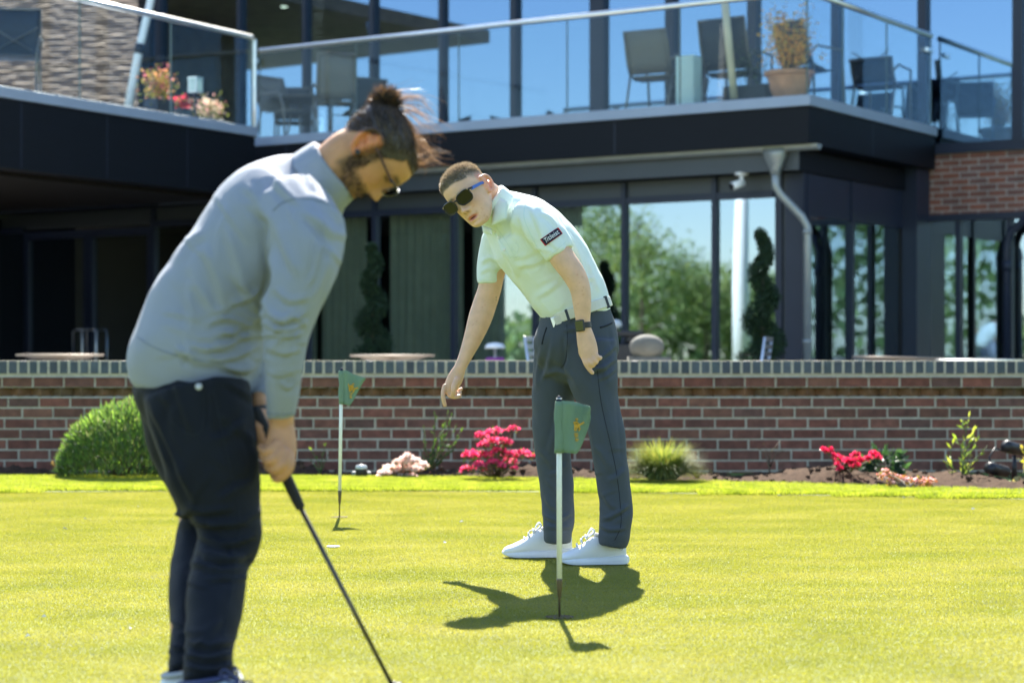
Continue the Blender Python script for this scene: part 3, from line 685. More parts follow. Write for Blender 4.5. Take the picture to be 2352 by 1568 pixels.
shoots('leafless twiggy stem against the wall right of the grass clump', 'twiggy_stem', 'plant', gnd(1768, 1094, .02),
    [[(c[0], c[1]) for c in q] for q in ([(1768, 1090), (1765, 1060), (1772, 1035), (1790, 1015)], [(1768, 1090), (1768, 1050), (1755, 1020)], [(1768, 1080), (1758, 1040), (1743, 1030)], [(1770, 1070), (1782, 1040), (1798, 1035)])],
    lambda x, y: (x, y), 12.95, [(.10, .085, .05), (.14, .11, .06)], .02, 20, .4, 'stem')
shoots('few sparse green sprigs on the wall beside the far flag', 'sprig', 'plant', gnd(735, 1096, .02),
    [[(735, 1092), (730, 1060), (716, 1035)], [(735, 1092), (740, 1050), (748, 1022)], [(735, 1090), (720, 1060), (705, 1050)], [(735, 1090), (745, 1060), (752, 1048)]],
    lambda x, y: (x, y), 13.0, [(.06, .10, .03), (.10, .15, .04)], .024, 45, .5)
shoots('tuft of dry stalks with pale seed heads left of the rounded shrub', 'dry_stalks', 'plant', gnd(135, 1096, .02),
    [[(135, 1094), (130, 1080), (118, 1066)], [(135, 1094), (140, 1075), (142, 1060)], [(135, 1094), (150, 1080), (156, 1070)], [(135, 1094), (122, 1084), (112, 1080)]],
    lambda x, y: (x, y), 12.9, [(.45, .30, .2), (.25, .16, .08), (.12, .13, .04)], .024, 60, .5, 'stem')
shoots('yellowing leafy plant at the right end of the flower bed', 'yellowing_plant', 'plant', gnd(2375, 1105, .03),
    [[(2375, 1100), (2360, 1060), (2342, 1052)], [(2375, 1100), (2358, 1045), (2350, 1030)], [(2375, 1100), (2380, 1040), (2372, 1020)], [(2375, 1100), (2350, 1085), (2338, 1098)], [(2375, 1100), (2400, 1060), (2410, 1030)]],
    lambda x, y: (x, y), 12.2, [(.42, .34, .06), (.30, .30, .05), (.45, .40, .2)], .04, 70, .5)
def evergreen():
    Y = 12.5; o = empty('evergreen_shrub', gnd(2030, 1095, .02), 'dark green leafy shrub behind the small pink azalea', 'shrub')
    n = 420; P = []; D = []
    for i in range(n):
        v = rng.normal(size=3); v /= np.linalg.norm(v); c = at(2030, 1068, Y); k = rng.uniform(.4, 1)
        P.append((c.x+v[0]*.125*k, c.y+v[1]*.09*k, c.z+v[2]*.10*k)); D.append((v[0], v[1], v[2]*.4+.2))
    cloud('foliage', M['leaf'], o, leaves(np.array(P), .05, [(.03, .075, .04), (.045, .10, .05), (.03, .06, .05)], np.array(D), .38, .6))
    stems('stem', o, at(2030, 1095, Y), [at(2030+random.uniform(-25, 25), 1060, Y) for _ in range(8)], .004)
evergreen()
# soil clods
b = MB(); M['clod'] = mat('dry_soil', (.085, .054, .036), 1.0, spec=.05, noise=.35, nscale=40, bump=.6, bscale=80)
cl = []
for i in range(420):
    x = random.uniform(-2.2, 4); y0, y1 = bd(x)+.03, WY-.05; t = random.random()**1.6; y = y0+(y1-y0)*t*.8
    if -3.9 < x and random.random() < .9:
        r = random.uniform(.006, .022); z = .01+soilz(x, (y-y0+.03)/(WY+.06-bd(x)))
        b.ball((x, y, z+r*.2), r, 6, 4, (random.uniform(.8, 1.4), 1, random.uniform(.5, .9)))
tag(b.build('soil_clods', M['clod']), 'crumbly clods of dry soil lying on the flower bed', 'soil', kind='stuff')
# ground spotlights + bed light
def spotlight(label, xd, yb, head, Y, stake=True):
    o = empty('garden_spotlight', at(xd, yb, Y), label, 'spotlight', 'black spotlights in the flower bed'); p = at(*head, Y)
    b = MB(); b.tube([p+Vector((-.07, -.05, .02)), p+Vector((-.05, -.035, .015)), p+Vector((.06, .04, -.01))], [.036, .04, .036], 16); b.tube([p+Vector((.055, .036, -.01)), p+Vector((.075, .05, -.013))], [.03, .02], 12); b.build('lamp_head', M['black'], o, smooth=True)
    b = MB(); b.tube([p+Vector((0, 0, -.04)), at(xd, yb+6, Y)], [.012, .02], 8); b.build('stake', M['black'], o, smooth=True)
    return o
spotlight('black garden spotlight on a tall stake at the right end of the bed', 2330, 1098, (2330, 1030), 12.4)
spotlight('low black garden spotlight tilted to the soil at the right end of the bed', 2292, 1102, (2292, 1080), 12.3)
b = MB(); b.tube([at(2318, 1040, 12.38), at(2285, 1028, 12.36), at(2272, 1050, 12.34), at(2280, 1075, 12.3)], .006, 6); tag(b.build('cable', M['black'], smooth=True), 'thin black cable arching between the two garden spotlights', 'cable')
M['pearl'] = mat('frosted_cap', (.55, .58, .58), .3, noise=.1, nscale=30)
bl = empty('bed_light', at(830, 1096, 12.75), 'small domed garden light on the soil near the far flag', 'light')
b = MB(); b.lathe(at(830, 1100, 12.75), [(.035, 0), (.038, .05), (.037, .075), (.025, .092), (.0, .096)], 16); b.build('dome', M['black'], bl, smooth=True)
b = MB(); b.lathe(at(830, 1075, 12.75), [(.038, -.004), (.039, .006), (.03, .02), (.0, .026)], 16); b.build('cap', M['pearl'], bl, smooth=True)
b = MB(); b.box(-.062, .062, -.02, .02, 0, .05); bo = b.build('housing', mat('grey_plastic', (.2, .22, .23), .6, noise=.1), None, bevel=.006); bo.location = at(830, 1100, 12.79); put(bo, bl)
# ================================================================ TERRACE FURNITURE
M['tabletop'] = mat('brown_metal_table', (.33, .26, .20), .35, metal=.3, noise=.1, nscale=10)
M['dkmetal'] = mat('dark_metal', (.05, .05, .055), .45, metal=.4, noise=.1)
def round_table(xd, yd, wd, Y, label, tilt=0, m='tabletop'):
    c = at(xd, yd, Y); r = wd/2*Y/PF; z0 = .1; h = c.z-z0
    o = empty('round_table', (c.x, c.y, z0), label, 'table', 'round tables on the terrace')
    b = MB(); b.lathe((0, 0, 0), [(0, -.012), (r*.97, -.012), (r, -.004), (r, .004), (r*.985, .008), (0, .01)], 48); b.lathe((0, 0, -.034), [(0, 0), (r*.62, 0), (r*.80, .02), (0, .021)], 40)
    t = b.build('table_top', M[m], None, smooth=False); t.location = (c.x, c.y, c.z); t.rotation_euler = (0, tilt, 0); put(t, o)
    b = MB(); b.lathe((c.x, c.y, z0), [(.26, 0), (.26, .02), (.05, .035), (.04, .1), (.04, h-.08), (.1, h-.04), (.1, h-.034)], 24); b.build('pedestal', M['dkmetal'], o, smooth=True)
    return o
round_table(138, 815, 200, 17.5, 'round brown terrace table in front of the dark doors')
round_table(901, 816.5, 196, 17.5, 'round brown terrace table in front of the sage curtains')
round_table(2058, 820.5, 200, 16.8, 'round terrace table with sunlit top near the corner downpipe', R(1.2))
round_table(2250, 826.5, 200, 16.2, 'round terrace table at the far right below the brick facade', 0, 'steel')
def slat_chair(p, rot, label, z0=.1):
    o = empty('slatted_chair', (p[0], p[1], z0), label, 'chair', 'slatted chairs on the terrace'); o.rotation_euler = (0, 0, rot)
    def loc(mb, nm, m, **k): q = mb.build(nm, m, None, **k); q.parent = o; return q
    for sx in (-1, 1):
        b = MB(); b.tube([(sx*.24, -.26, .85), (sx*.24, -.2, .43), (sx*.24, -.25, 0)], .012, 8); loc(b, 'leg', M['steel'], smooth=True)
        b = MB(); b.tube([(sx*.24, .22, .43), (sx*.24, .25, 0)], .012, 8); loc(b, 'leg', M['steel'], smooth=True)
        b = MB(); b.tube([(sx*.25, -.22, .62), (sx*.26, .2, .62), (sx*.24, .23, .43)], .012, 8); loc(b, 'armrest', M['steel'], smooth=True)
    b = MB()
    for i in range(6): b.obox((0, -.21-.05*(i/5)-.004, .50+.066*i), (.23, 0, 0), (0, .006, .0), (0, -.004, .023))
    loc(b, 'backrest', M['chairback'], bevel=.004)
    b = MB()
    for i in range(5): b.obox((0, -.17+.09*i, .435), (.23, 0, 0), (0, .035, 0), (0, 0, .008))
    loc(b, 'seat', M['chairback'], bevel=.004); return o
M['chairback'] = mat('grey_metal_slats', (.30, .27, .26), .35, metal=.5, noise=.1)
p = at(1700, 820, 18.2); slat_chair((p.x, p.y), R(75), 'slatted metal chair beside the right hand spiral topiary')
p = at(1282, 820, 17.6); slat_chair((p.x, p.y), R(-100), 'slatted metal chair left of the standing man\'s hip')
M['topiary'] = leafmat('topiary_leaf', .6, .25)
M['terra'] = mat('terracotta', (.42, .20, .11), .8, noise=.2, nscale=9, bump=.15, bscale=60)
def topiary(xd, ytop, Y, label, w=.19):
    z0 = .1; c = at(xd, 820, Y); top = at(xd, ytop, Y).z; h = top-z0-.35
    o = empty('spiral_topiary', (c.x, c.y, z0), label, 'topiary', 'spiral topiary trees')
    P = []; n = 15000
    for i in range(n):
        t = rng.uniform(0, 1)**1.15; th = t*2*math.pi*3.4; rad = w*(1-t*.72); wr = rad*1.12
        v = rng.normal(size=3); v /= np.linalg.norm(v); q = rng.uniform(.75, 1.05)
        cc = rad*.40
        P.append((c.x+cc*math.cos(th)+v[0]*wr*.72*q, c.y+cc*math.sin(th)+v[1]*wr*.72*q, z0+.38+t*h+v[2]*wr*.62*q))
    cloud('foliage', M['topiary'], o, leaves(np.array(P), .028, [(.022, .05, .02), (.03, .065, .025), (.016, .035, .018)], None, .5))
    b = MB(); b.tube([(c.x, c.y, z0+.2), (c.x, c.y, top-.1)], [.03, .012], 8); b.build('trunk', M['stem'], o, smooth=True)
    b = MB(); b.lathe((c.x, c.y, z0), [(.15, 0), (.2, .28), (.22, .28), (.22, .34), (.19, .34), (.18, .3), (0, .3)], 24); b.build('pot', M['terra'], o, smooth=False)
topiary(1752, 540, 19.6, 'spiral clipped topiary beside the corner post and downpipe', .25)
topiary(856, 572, 21.2, 'spiral clipped topiary in front of the sage curtains', .24)
# black bin with lid and white mushroom lamp on the terrace
gr = empty('barbecue', at(1440, 830, 18.4)*1, 'black lidded barbecue behind the standing man\'s hip', 'barbecue')
b = MB(); c = at(1438, 800, 18.4); b.box(c.x-.14, c.x+.06, c.y-.2, c.y+.2, .1, c.z+.05); b.build('cabinet', M['black'], gr, bevel=.02)
b = MB(); c2 = at(1440, 768, 18.4); b.box(c2.x-.18, c2.x+.14, c2.y-.25, c2.y+.25, c2.z-.02, c2.z+.03); b.obox((c2.x+.08, c2.y, c2.z-.05), (.09, 0, -.015), (0, .22, 0), (.01, 0, .035)); b.build('side_shelf', M['black'], gr, bevel=.012)
b = MB(); b.ball((c2.x-.1, c2.y, c2.z+.09), .055, 14, 8, (1, 1.2, .9)); b.build('lid', M['pearl'], gr, smooth=True)
ml = empty('table_lamp', at(1137, 828, 19.3), 'small white domed lamp seen under the pointing arm', 'lamp')
c = at(1137, 800, 19.3)
b = MB(); b.lathe(c, [(.10, 0), (.098, .02), (.075, .045), (.03, .055), (0, .057)], 20); b.build('lamp_shade', M['white'], ml, smooth=True)
b = MB(); b.tube([c, (c.x, c.y, .1)], .015, 8); b.build('stem', M['steel'], ml, smooth=True)
M['purple'] = mat('purple_fabric', (.20, .04, .22), .8, noise=.1)
c = at(1137, 823, 18.9); b = MB(); b.box(c.x-.09, c.x+.09, c.y-.1, c.y+.1, c.z-.03, c.z+.012); tag(b.build('cushion', M['purple'], bevel=.02), 'small purple cushion below the white domed lamp', 'cushion')
# solid shape added in place of a blurred window reflection
c = at(1486, 792, 17.0); M['lump'] = mat('pale_reflection', (.15, .145, .12), .9, noise=.25, nscale=6, bump=.4, bscale=20)
b = MB(); b.ball((c.x, c.y, c.z-.02), .13, 22, 14, (1.15, 1, .85)); b.box(c.x-.16, c.x+.2, c.y-.1, c.y+.1, .1, c.z-.1); tag(b.build('reflection_lump', M['lump'], smooth=True), 'pale rounded shape standing in for a window reflection right of the standing man', 'mirrored_shape')
# ================================================================ BALCONY FURNITURE
M['sling'] = mat('grey_sling_fabric', (.14, .132, .118), .8, noise=.12, nscale=60)
M['slingd'] = mat('dark_sling_fabric', (.035, .04, .05), .8, noise=.12, nscale=60)
M['chframe'] = mat('bronze_chair_frame', (.16, .15, .14), .4, metal=.5)
def sling_chair(pos, rot, label, m='sling', w=.50, hb=.86, z0=ZF):
    o = empty('sling_chair', (pos[0], pos[1], z0), label, 'chair', 'sling chairs on the upper balcony'); o.rotation_euler = (0, 0, rot)
    def loc(mb, nm, mt, **k): q = mb.build(nm, mt, None, **k); q.parent = o; return q
    hw = w/2; prof = [(-.02, .40), (-.18, .44), (-.245, .56), (-.29, .72), (-.345, hb)]
    n = 9; vs = []
    for y, z in prof:
        for i in range(n):
            t = -1+2*i/(n-1); vs.append((hw*t*(.93+.07*(z/hb)), y-.02*(1-t*t), z))
    mb = MB().add(vs, [(j*n+i, j*n+i+1, (j+1)*n+i+1, (j+1)*n+i) for j in range(1, len(prof)-1) for i in range(n-1)])
    q = loc(mb, 'backrest', M[m], smooth=True); so_ = q.modifiers.new('t', 'SOLIDIFY'); so_.thickness = .012
    vs = [(hw*.93*t, y, z) for y, z in ((-.18, .43), (.05, .40), (.27, .43)) for t in (-1, 0, 1)]
    mb = MB().add(vs, [(j*3+i, j*3+i+1, (j+1)*3+i+1, (j+1)*3+i) for j in range(2) for i in range(2)])
    q = loc(mb, 'seat', M[m], smooth=True); so_ = q.modifiers.new('t', 'SOLIDIFY'); so_.thickness = .012
    mb = MB()
    mb.tube([(-hw, y, z) for y, z in prof]+[(hw, y, z) for y, z in prof[::-1]], .014, 8)
    loc(mb, 'back_frame', M['chframe'], smooth=True)
    mb = MB(); mb.tube([(-hw*.9, -.30, .80), (hw*.9, -.22, .50)], .008, 6); mb.tube([(hw*.9, -.305, .80), (-hw*.9, -.225, .50)], .008, 6); loc(mb, 'cross_brace', M['chframe'])
    for sx in (-1, 1):
        mb = MB(); mb.tube([(sx*hw, -.245, .56), (sx*(hw+.03), -.15, .64), (sx*(hw+.03), .22, .62), (sx*hw, .27, .43), (sx*hw, .3, 0)], .014, 8); loc(mb, 'armrest', M['chframe'], smooth=True)
        mb = MB(); mb.tube([(sx*hw, -.18, .43), (sx*hw, -.30, 0)], .014, 8); loc(mb, 'leg', M['chframe'], smooth=True)
    return o
FW = math.atan2(U.y, U.x)-math.pi/2     # rotation that turns local +y towards the facade
def bp(a, xd): v = B(a, bD(a, xd)); return v
sling_chair(bp(.75, 1512), FW+.05, 'grey sling chair with its back to the glass left of the frosted lantern box', 'sling', .52, .90)
sling_chair(bp(.95, 1692), FW-.05, 'dark grey wide sling chair behind the leaning cream pole', 'slingd', .58, .98)
sling_chair(bp(2.5, 1577), FW+.5, 'small dark sling chair far back between two others', 'slingd', .45, .86)
sling_chair(B(1.1, -.5), FW-.35, 'dark sling chair half hidden by the terracotta pot', 'slingd', .45, .90)
sling_chair(B(2.85, -.42), FW, 'dark square backed sling chair by the side balustrade', 'slingd', .5, .70)
sling_chair(bp(.9, 655), FW-1.75, 'sling chair seen from the side at the left end of the front balcony', 'sling', .5, .90)
sling_chair(bp(1.9, 676), FW+.6, 'darker sling chair behind the balcony table', 'slingd', .48, .84)
sling_chair(bp(.55, 768), FW+.75, 'tall olive grey sling chair close to the glass above the golfer\'s head', 'sling', .46, .98)
sling_chair(bp(1.6, 822), FW+1.2, 'slate sling chair just right of the tall olive grey one', 'slingd', .46, .84)
sling_chair(Lp(3.45, .6, zl), FW-2.4, 'dark sling chair at the left edge of the wing balcony', 'slingd', .55, 1.0, zl)
p = bp(1.25, 705); o = empty('balcony_table', p+Zz*ZF, 'low slatted table among the left hand balcony chairs', 'table')
b = MB(); b.lathe((p.x, p.y, ZF+.60), [(0, 0), (.45, 0), (.46, .02), (0, .025)], 30); b.build('table_top', M['chframe'], o)
for k in range(4):
    b = MB(); q = p+Vector((.3*math.cos(k*1.571+.4), .3*math.sin(k*1.571+.4), ZF)); b.tube([q, q+Zz*.6], .016, 8); b.build('leg', M['chframe'], o, smooth=True)
# terracotta pot with orange shrub
c = bp(.42, 1813); po = empty('planted_pot', c+Zz*ZF, 'wide terracotta pot with an orange leaved shrub at the balcony corner', 'potted plant')
b = MB(); b.lathe((c.x, c.y, ZF), [(.15, 0), (.20, .12), (.235, .26), (.265, .27), (.27, .31), (.245, .315), (.225, .28), (0, .28)], 30); b.build('pot', M['terra'], po)
P = []; T = []
for i in range(60):
    az = rng.uniform(0, 6.28); rr = rng.uniform(.03, .34); h = rng.uniform(.25, .80)*(1-.3*rr); tip = Vector((c.x+rr*math.cos(az), c.y+rr*math.sin(az), ZF+.28+h)); T.append(tip)
    for j in range(34):
        t = rng.uniform(.2, 1.05); q = Vector((c.x, c.y, ZF+.28)).lerp(tip, t); P.append((q.x+rng.normal()*.03, q.y+rng.normal()*.03, q.z+rng.normal()*.03))
P += [(c.x+.33+rng.normal()*.02, c.y-.1, ZF+.45+rng.normal()*.02) for _ in range(12)]+[(c.x-.3+rng.normal()*.03, c.y, ZF+.42+rng.normal()*.03) for _ in range(14)]
cloud('foliage', M['leaf'], po, leaves(np.array(P), .032, [(.90, .45, .11), (.92, .55, .18), (.75, .36, .12), (.65, .50, .16)], None, .55))
stems('stem', po, Vector((c.x, c.y, ZF+.27)), T, .004)
# frosted lantern box, parasol pole, planter with conifer
M['frost'] = mat('frosted_box', (.62, .75, .74), .25, spec=.5, noise=.08, nscale=5, trans=.4)
c = bp(.35, 1582); b = MB(); b.obox(c+Zz*(ZF+.28), Vv*.108, U*.10, Zz*.28); lb = b.build('frosted_box', M['frost'], bevel=.006)
tag(lb, 'tall pale frosted square box standing at the balcony glass', 'box')
M['cream'] = mat('cream_wood', (.55, .48, .33), .6, noise=.15, nscale=5)
pp = empty('parasol_pole', bp(.5, 1690)+Zz*ZF, 'cream wooden parasol pole leaning on the balcony', 'parasol')
b = MB(); q0, q1 = bp(.5, 1688)+Zz*ZF, bp(.5, 1662)+Zz*4.75; b.tube([q0, q1], .043, 12); b.build('pole', M['cream'], pp, smooth=True)
b = MB(); b.lathe(q0, [(.2, 0), (.2, .05), (.06, .08)], 20); b.build('base', M['dkmetal'], pp)
c = bp(.75, 1722); cp = empty('planter_shrub', c+Zz*ZF, 'loose dark green shrub in a planter left of the terracotta pot', 'potted plant')
P = rng.normal(size=(700, 3))*np.array([.14, .12, .15])+np.array([c.x, c.y, ZF+.42])
cloud('foliage', M['leaf'], cp, leaves(P, .035, [(.05, .09, .05), (.08, .12, .05), (.12, .14, .10)], None, .3))
b = MB(); b.obox(c+Zz*(ZF+.12), Vv*.26, U*.14, Zz*.12); b.build('planter', M['slingd'], cp, bevel=.01)
# wing balcony planters (heather, red, white flowers) and lantern
def tn(x, n):
    k = (x-PCX)/PF; q = L0+n*Wn; return (k*q.y-q.x)/(Wd.x-k*Wd.y)
def planter(t, n, label, half, h, fol, fcol, sz, hgt, m='slingd', z=zl):
    c = Lp(t, n); o = empty('flower_planter', c+Zz*z, label, 'potted plant', 'flower planters on the wing balcony')
    b = MB(); b.obox(c+Zz*(z+h/2), Wd*half, Wn*half*.7, Zz*h/2); b.build('planter', M[m], o, bevel=.008)
    k = int(420*half/.12); P = rng.normal(size=(k, 3))*np.array([half*.55, half*.55, hgt*.30])+np.array([c.x, c.y, z+h+hgt*.42])
    D = np.column_stack([rng.normal(size=k)*.5, rng.normal(size=k)*.5, np.ones(k)])
    cloud('foliage', M['leaf'], o, leaves(P, sz, fol, D, .35)); 
    P = rng.normal(size=(int(k*.6), 3))*np.array([half*.6, half*.6, hgt*.25])+np.array([c.x, c.y, z+h+hgt*.62])
    cloud('blossom', M['petal'], o, leaves(P, sz*.9, fcol, None, .7)); return o
planter(tn(366, .38), .38, 'dark planter of purple pink heather on the wing balcony', .15, .20, [(.12, .14, .05), (.20, .18, .05)], [(.45, .16, .2), (.5, .28, .12), (.35, .25, .1)], .04, .32)
planter(tn(420, .35), .35, 'low box with vivid red flowers between heather and lantern', .09, .14, [(.1, .13, .04)], [(.75, .03, .10), (.8, .06, .15)], .035, .12, 'panel')
planter(tn(482, .30), .30, 'spreading planter of creamy white flowers at the wing balcony edge', .15, .06, [(.2, .2, .08), (.14, .16, .05)], [(.75, .68, .5), (.7, .6, .45), (.7, .4, .35)], .032, .22, 'panel')
c = Lp(tn(449, .36), .36); ln = empty('garden_lantern', c+Zz*zl, 'small square lantern on a dark stake among the balcony flowers', 'lantern')
b = MB(); b.tube([c+Zz*zl, c+Zz*(zl+.36)], .014, 8); b.build('stake', M['black'], ln, smooth=True)
b = MB(); b.obox(c+Zz*(zl+.44), Wd*.055, Wn*.055, Zz*.075); b.build('lantern_glass', M['frost'], ln)
b = MB(); b.obox(c+Zz*(zl+.525), Wd*.066, Wn*.066, Zz*.008); b.obox(c+Zz*(zl+.36), Wd*.06, Wn*.06, Zz*.006)
for s, t in ((1, 1), (1, -1), (-1, 1), (-1, -1)): b.obox(c+Zz*(zl+.44)+Wd*.055*s+Wn*.055*t, Wd*.006, Wn*.006, Zz*.074)
b.build('lantern_frame', M['steel'], ln)
# ================================================================ TREES ACROSS THE LAWN (seen mirrored in the windows)
def tree(x, y, h, w, label, cols, n=2600, ls=.17, trunk=.12, tm='stem'):
    o = empty('tree', (x, y, 0), label, 'tree', 'trees across the lawn mirrored in the windows'); P = []
    b = MB(); b.tube([(x, y, 0), (x+.1, y, h*.4), (x-.05, y+.1, h*.9)], [trunk, trunk*.7, .02], 8)
    for k in range(16):
        t = rng.uniform(.22, .95); az = rng.uniform(0, 6.28); L = w*(1.05-t)*rng.uniform(.6, 1.1); q = Vector((x, y, h*t)); e = q+Vector((L*math.cos(az), L*math.sin(az), L*.5)); b.tube([q, q.lerp(e, .5)+Zz*.1, e], [trunk*.35, trunk*.2, .01], 5)
        for j in range(n//16):
            s = rng.uniform(.3, 1.15); r = w*.22; v = rng.normal(size=3)*r; pt = q.lerp(e, s); P.append((pt.x+v[0], pt.y+v[1], pt.z+v[2]*.8))
    b.build('trunk', M[tm], o, smooth=True); cloud('crown', M['leaf'], o, leaves(np.array(P), ls, cols, None, .6)); return o
def refl(a, xd, d):   # point d metres along the mirror ray from column xd on plane a
    p = B(a, bD(a, xd)); v = Vector((p.x, p.y, 0)).normalized(); r = v-2*v.dot(U)*U; return p+r*d
M['birch'] = mat('birch_bark', (.55, .55, .5), .8, noise=.3, nscale=6)
SPR = [(.24, .33, .12), (.30, .38, .14), (.20, .28, .11), (.34, .38, .17)]; DRK = [(.14, .22, .09), (.17, .26, .10), (.21, .28, .12)]
for i, (xd, d, h, w, c, tm, lb) in enumerate([
    (1322, 60, 8.4, 2.6, SPR, 'birch', 'tall loose birch mirrored behind the standing man\'s shoulder'),
    (1392, 62, 8.2, 2.4, DRK, 'birch', 'denser green tree mirrored beside the standing man'),
    (1470, 58, 6.6, 2.6, SPR, 'stem', 'rounded bright tree mirrored in the wide middle pane'),
    (1560, 66, 4.9, 2.4, DRK, 'birch', 'low spreading tree mirrored at the right of the middle pane'),
    (1618, 60, 4.4, 2.2, SPR, 'stem', 'low pale tree mirrored next to the narrow pane'),
    (1690, 62, 4.2, 2.0, SPR, 'stem', 'low bushy tree mirrored below the mast in the narrow pane'),
    (1765, 60, 3.9, 2.0, DRK, 'stem', 'dark low tree mirrored behind the spiral topiary')]):
    q = refl(A, xd, d); tree(q.x, q.y, h, w, lb, c, tm=tm)
for xd, d, h, w, lb in ((2140, 40, 6.5, 1.6, 'slim dark tree mirrored in the left pane of the brick facade'), (2215, 44, 4.4, 1.0, 'narrow small tree mirrored in the middle pane of the brick facade')):
    q = refl(AR, xd, d); tree(q.x, q.y, h, w, lb, DRK, 1600)
P = []
for i in range(44000):
    t = rng.uniform(0, 1); az = R(150)+t*R(290); rr = 60+rng.normal()*2; h = (2.4 if t < .335 else 9.0)+.9*math.sin(t*49)+.6*math.sin(t*127)
    P.append((rr*math.cos(az), 8+rr*math.sin(az), rng.uniform(0, 1)**.8*h))
V, F, C = leaves(np.array(P), .55, DRK+SPR[:1], None, .7); tl = fin(np_mesh('treeline', V, F), 'treeline', M['leaf'], cols=C)
tag(tl, 'distant hedge line across the lawn mirrored in the windows', 'hedge', kind='stuff')
q = refl(A, 1706, 20); mst = empty('flag_mast', (q.x, q.y, 0), 'tall white mast across the lawn mirrored in the narrow pane', 'mast')
b = MB(); b.tube([(q.x, q.y, 0), (q.x+.1, q.y+.15, 2.2), (q.x+.02, q.y, 7.5)], [.24, .17, .07], 12); b.build('pole', M['white'], mst, smooth=True)
# ================================================================ PEOPLE: tools
def pxof(V): return np.stack([PCX+PF*V[:, 0]/V[:, 1], PHY-PF*(V[:, 2]-EYE)/V[:, 1]], 1)
def cr(a, n):     # Catmull-Rom resample of rows
    a = np.asarray(a, float); out = []
    for i in range(len(a)-1):
        p0, p1, p2, p3 = a[max(i-1, 0)], a[i], a[i+1], a[min(i+2, len(a)-1)]
        for k in range(n):
            t = k/n; out.append(.5*(2*p1+(p2-p0)*t+(2*p0-5*p1+4*p2-p3)*t*t+(3*p1-p0-3*p2+p3)*t**3))
    out.append(a[-1]); return np.array(out)
def limb(mb, secs, n=22, sub=4, round_ends=True, ex=1.0, tilt=None):
    """secs rows: x px, y px, depth Y, half width px, half depth m"""
    S = cr(secs, sub) if len(secs) > 2 else np.asarray(secs, float)
    C = [at(*[float(q) for q in r[:3]]) for r in S]; rings = []
    m = len(C)
    for i in range(m):
        T = (C[min(i+1, m-1)]-C[max(i-1, 0)]).normalized()
        if tilt is not None: T = Vector(tilt).normalized()
        Wx = T.cross(Vector((0, 1, 0))).normalized(); D = Wx.cross(T).normalized()
        hw = float(S[i][3]*S[i][2]/PF); hd = float(S[i][4])
        ring = []
        for k in range(n):
            a = 2*math.pi*k/n; ca, sa = math.cos(a), math.sin(a)
            ring.append((math.copysign(abs(ca)**ex, ca)*hw*Wx+math.copysign(abs(sa)**ex, sa)*hd*D))
        rings.append([C[i]+v for v in ring])
        if round_ends and i in (0, m-1):
            s = -1 if i == 0 else 1
            extra = []
            for q in (.3, .6, .85):
                extra.append([C[i]+v*math.cos(q*1.45)+T*s*min(hw, hd)*.55*math.sin(q*1.5) for v in ring])
            if i == 0: rings = extra[::-1]+rings
            else: rings += extra
    mb.rings(rings); return mb
def finger(mb, pts, r0, r1, n=10):
    P = [at(*p) for p in pts]; S = cr([tuple(p) for p in P], 4); m = len(S)
    rr = [r0+(r1-r0)*i/(m-1) for i in range(m)]
    T = Vector(S[-1]-S[-2]).normalized(); S = [Vector(s) for s in S]+[Vector(S[-1])+T*r1*.5, Vector(S[-1])+T*r1*.85]; rr += [r1*.86, r1*.45]
    mb.tube(S, rr, n); return mb
def evald(o):
    bpy.context.view_layer.update()
    me = bpy.data.meshes.new_from_object(o.evaluated_get(bpy.context.evaluated_depsgraph_get())); bpy.data.objects.remove(o); return me
def union(mb, voxel, smooth=6, fac=.5):
    me = bpy.data.meshes.new('u'); me.from_pydata(mb.v, [], mb.f); me.update()
    o = bpy.data.objects.new('u', me); COL.objects.link(o)
    r = o.modifiers.new('r', 'REMESH'); r.mode = 'VOXEL'; r.voxel_size = voxel; r.adaptivity = 0
    if smooth: s = o.modifiers.new('s', 'SMOOTH'); s.factor = fac; s.iterations = smooth
    out = evald(o)
    if len(out.vertices) == 0: raise RuntimeError('remesh failed')
    return out
def VN(me):
    n = len(me.vertices); V = np.empty(n*3, np.float32); me.vertices.foreach_get('co', V)
    N = np.empty(n*3, np.float32); me.vertex_normals.foreach_get('vector', N)
    return V.reshape(-1, 3).astype(float), N.reshape(-1, 3).astype(float)
def setV(me, V): me.vertices.foreach_set('co', np.ascontiguousarray(V, np.float32).ravel()); me.update()
def polydist(Q, pts):
    """distance, signed side and parameter to a polyline in px"""
    best = np.full(len(Q), 1e9); side = np.zeros(len(Q)); par = np.zeros(len(Q)); pts = np.asarray(pts, float)
    L = np.r_[0, np.cumsum(np.linalg.norm(np.diff(pts, axis=0), axis=1))]
    for i in range(len(pts)-1):
        a, b_ = pts[i], pts[i+1]; d = b_-a; l2 = d@d; t = np.clip(((Q-a)@d)/l2, 0, 1); v = Q-a-t[:, None]*d; ds = np.linalg.norm(v, axis=1)
        m = ds < best; best[m] = ds[m]; side[m] = (d[0]*v[m, 1]-d[1]*v[m, 0])/math.sqrt(l2); par[m] = (L[i]+t[m]*math.sqrt(l2))/L[-1]
    return best, side, par
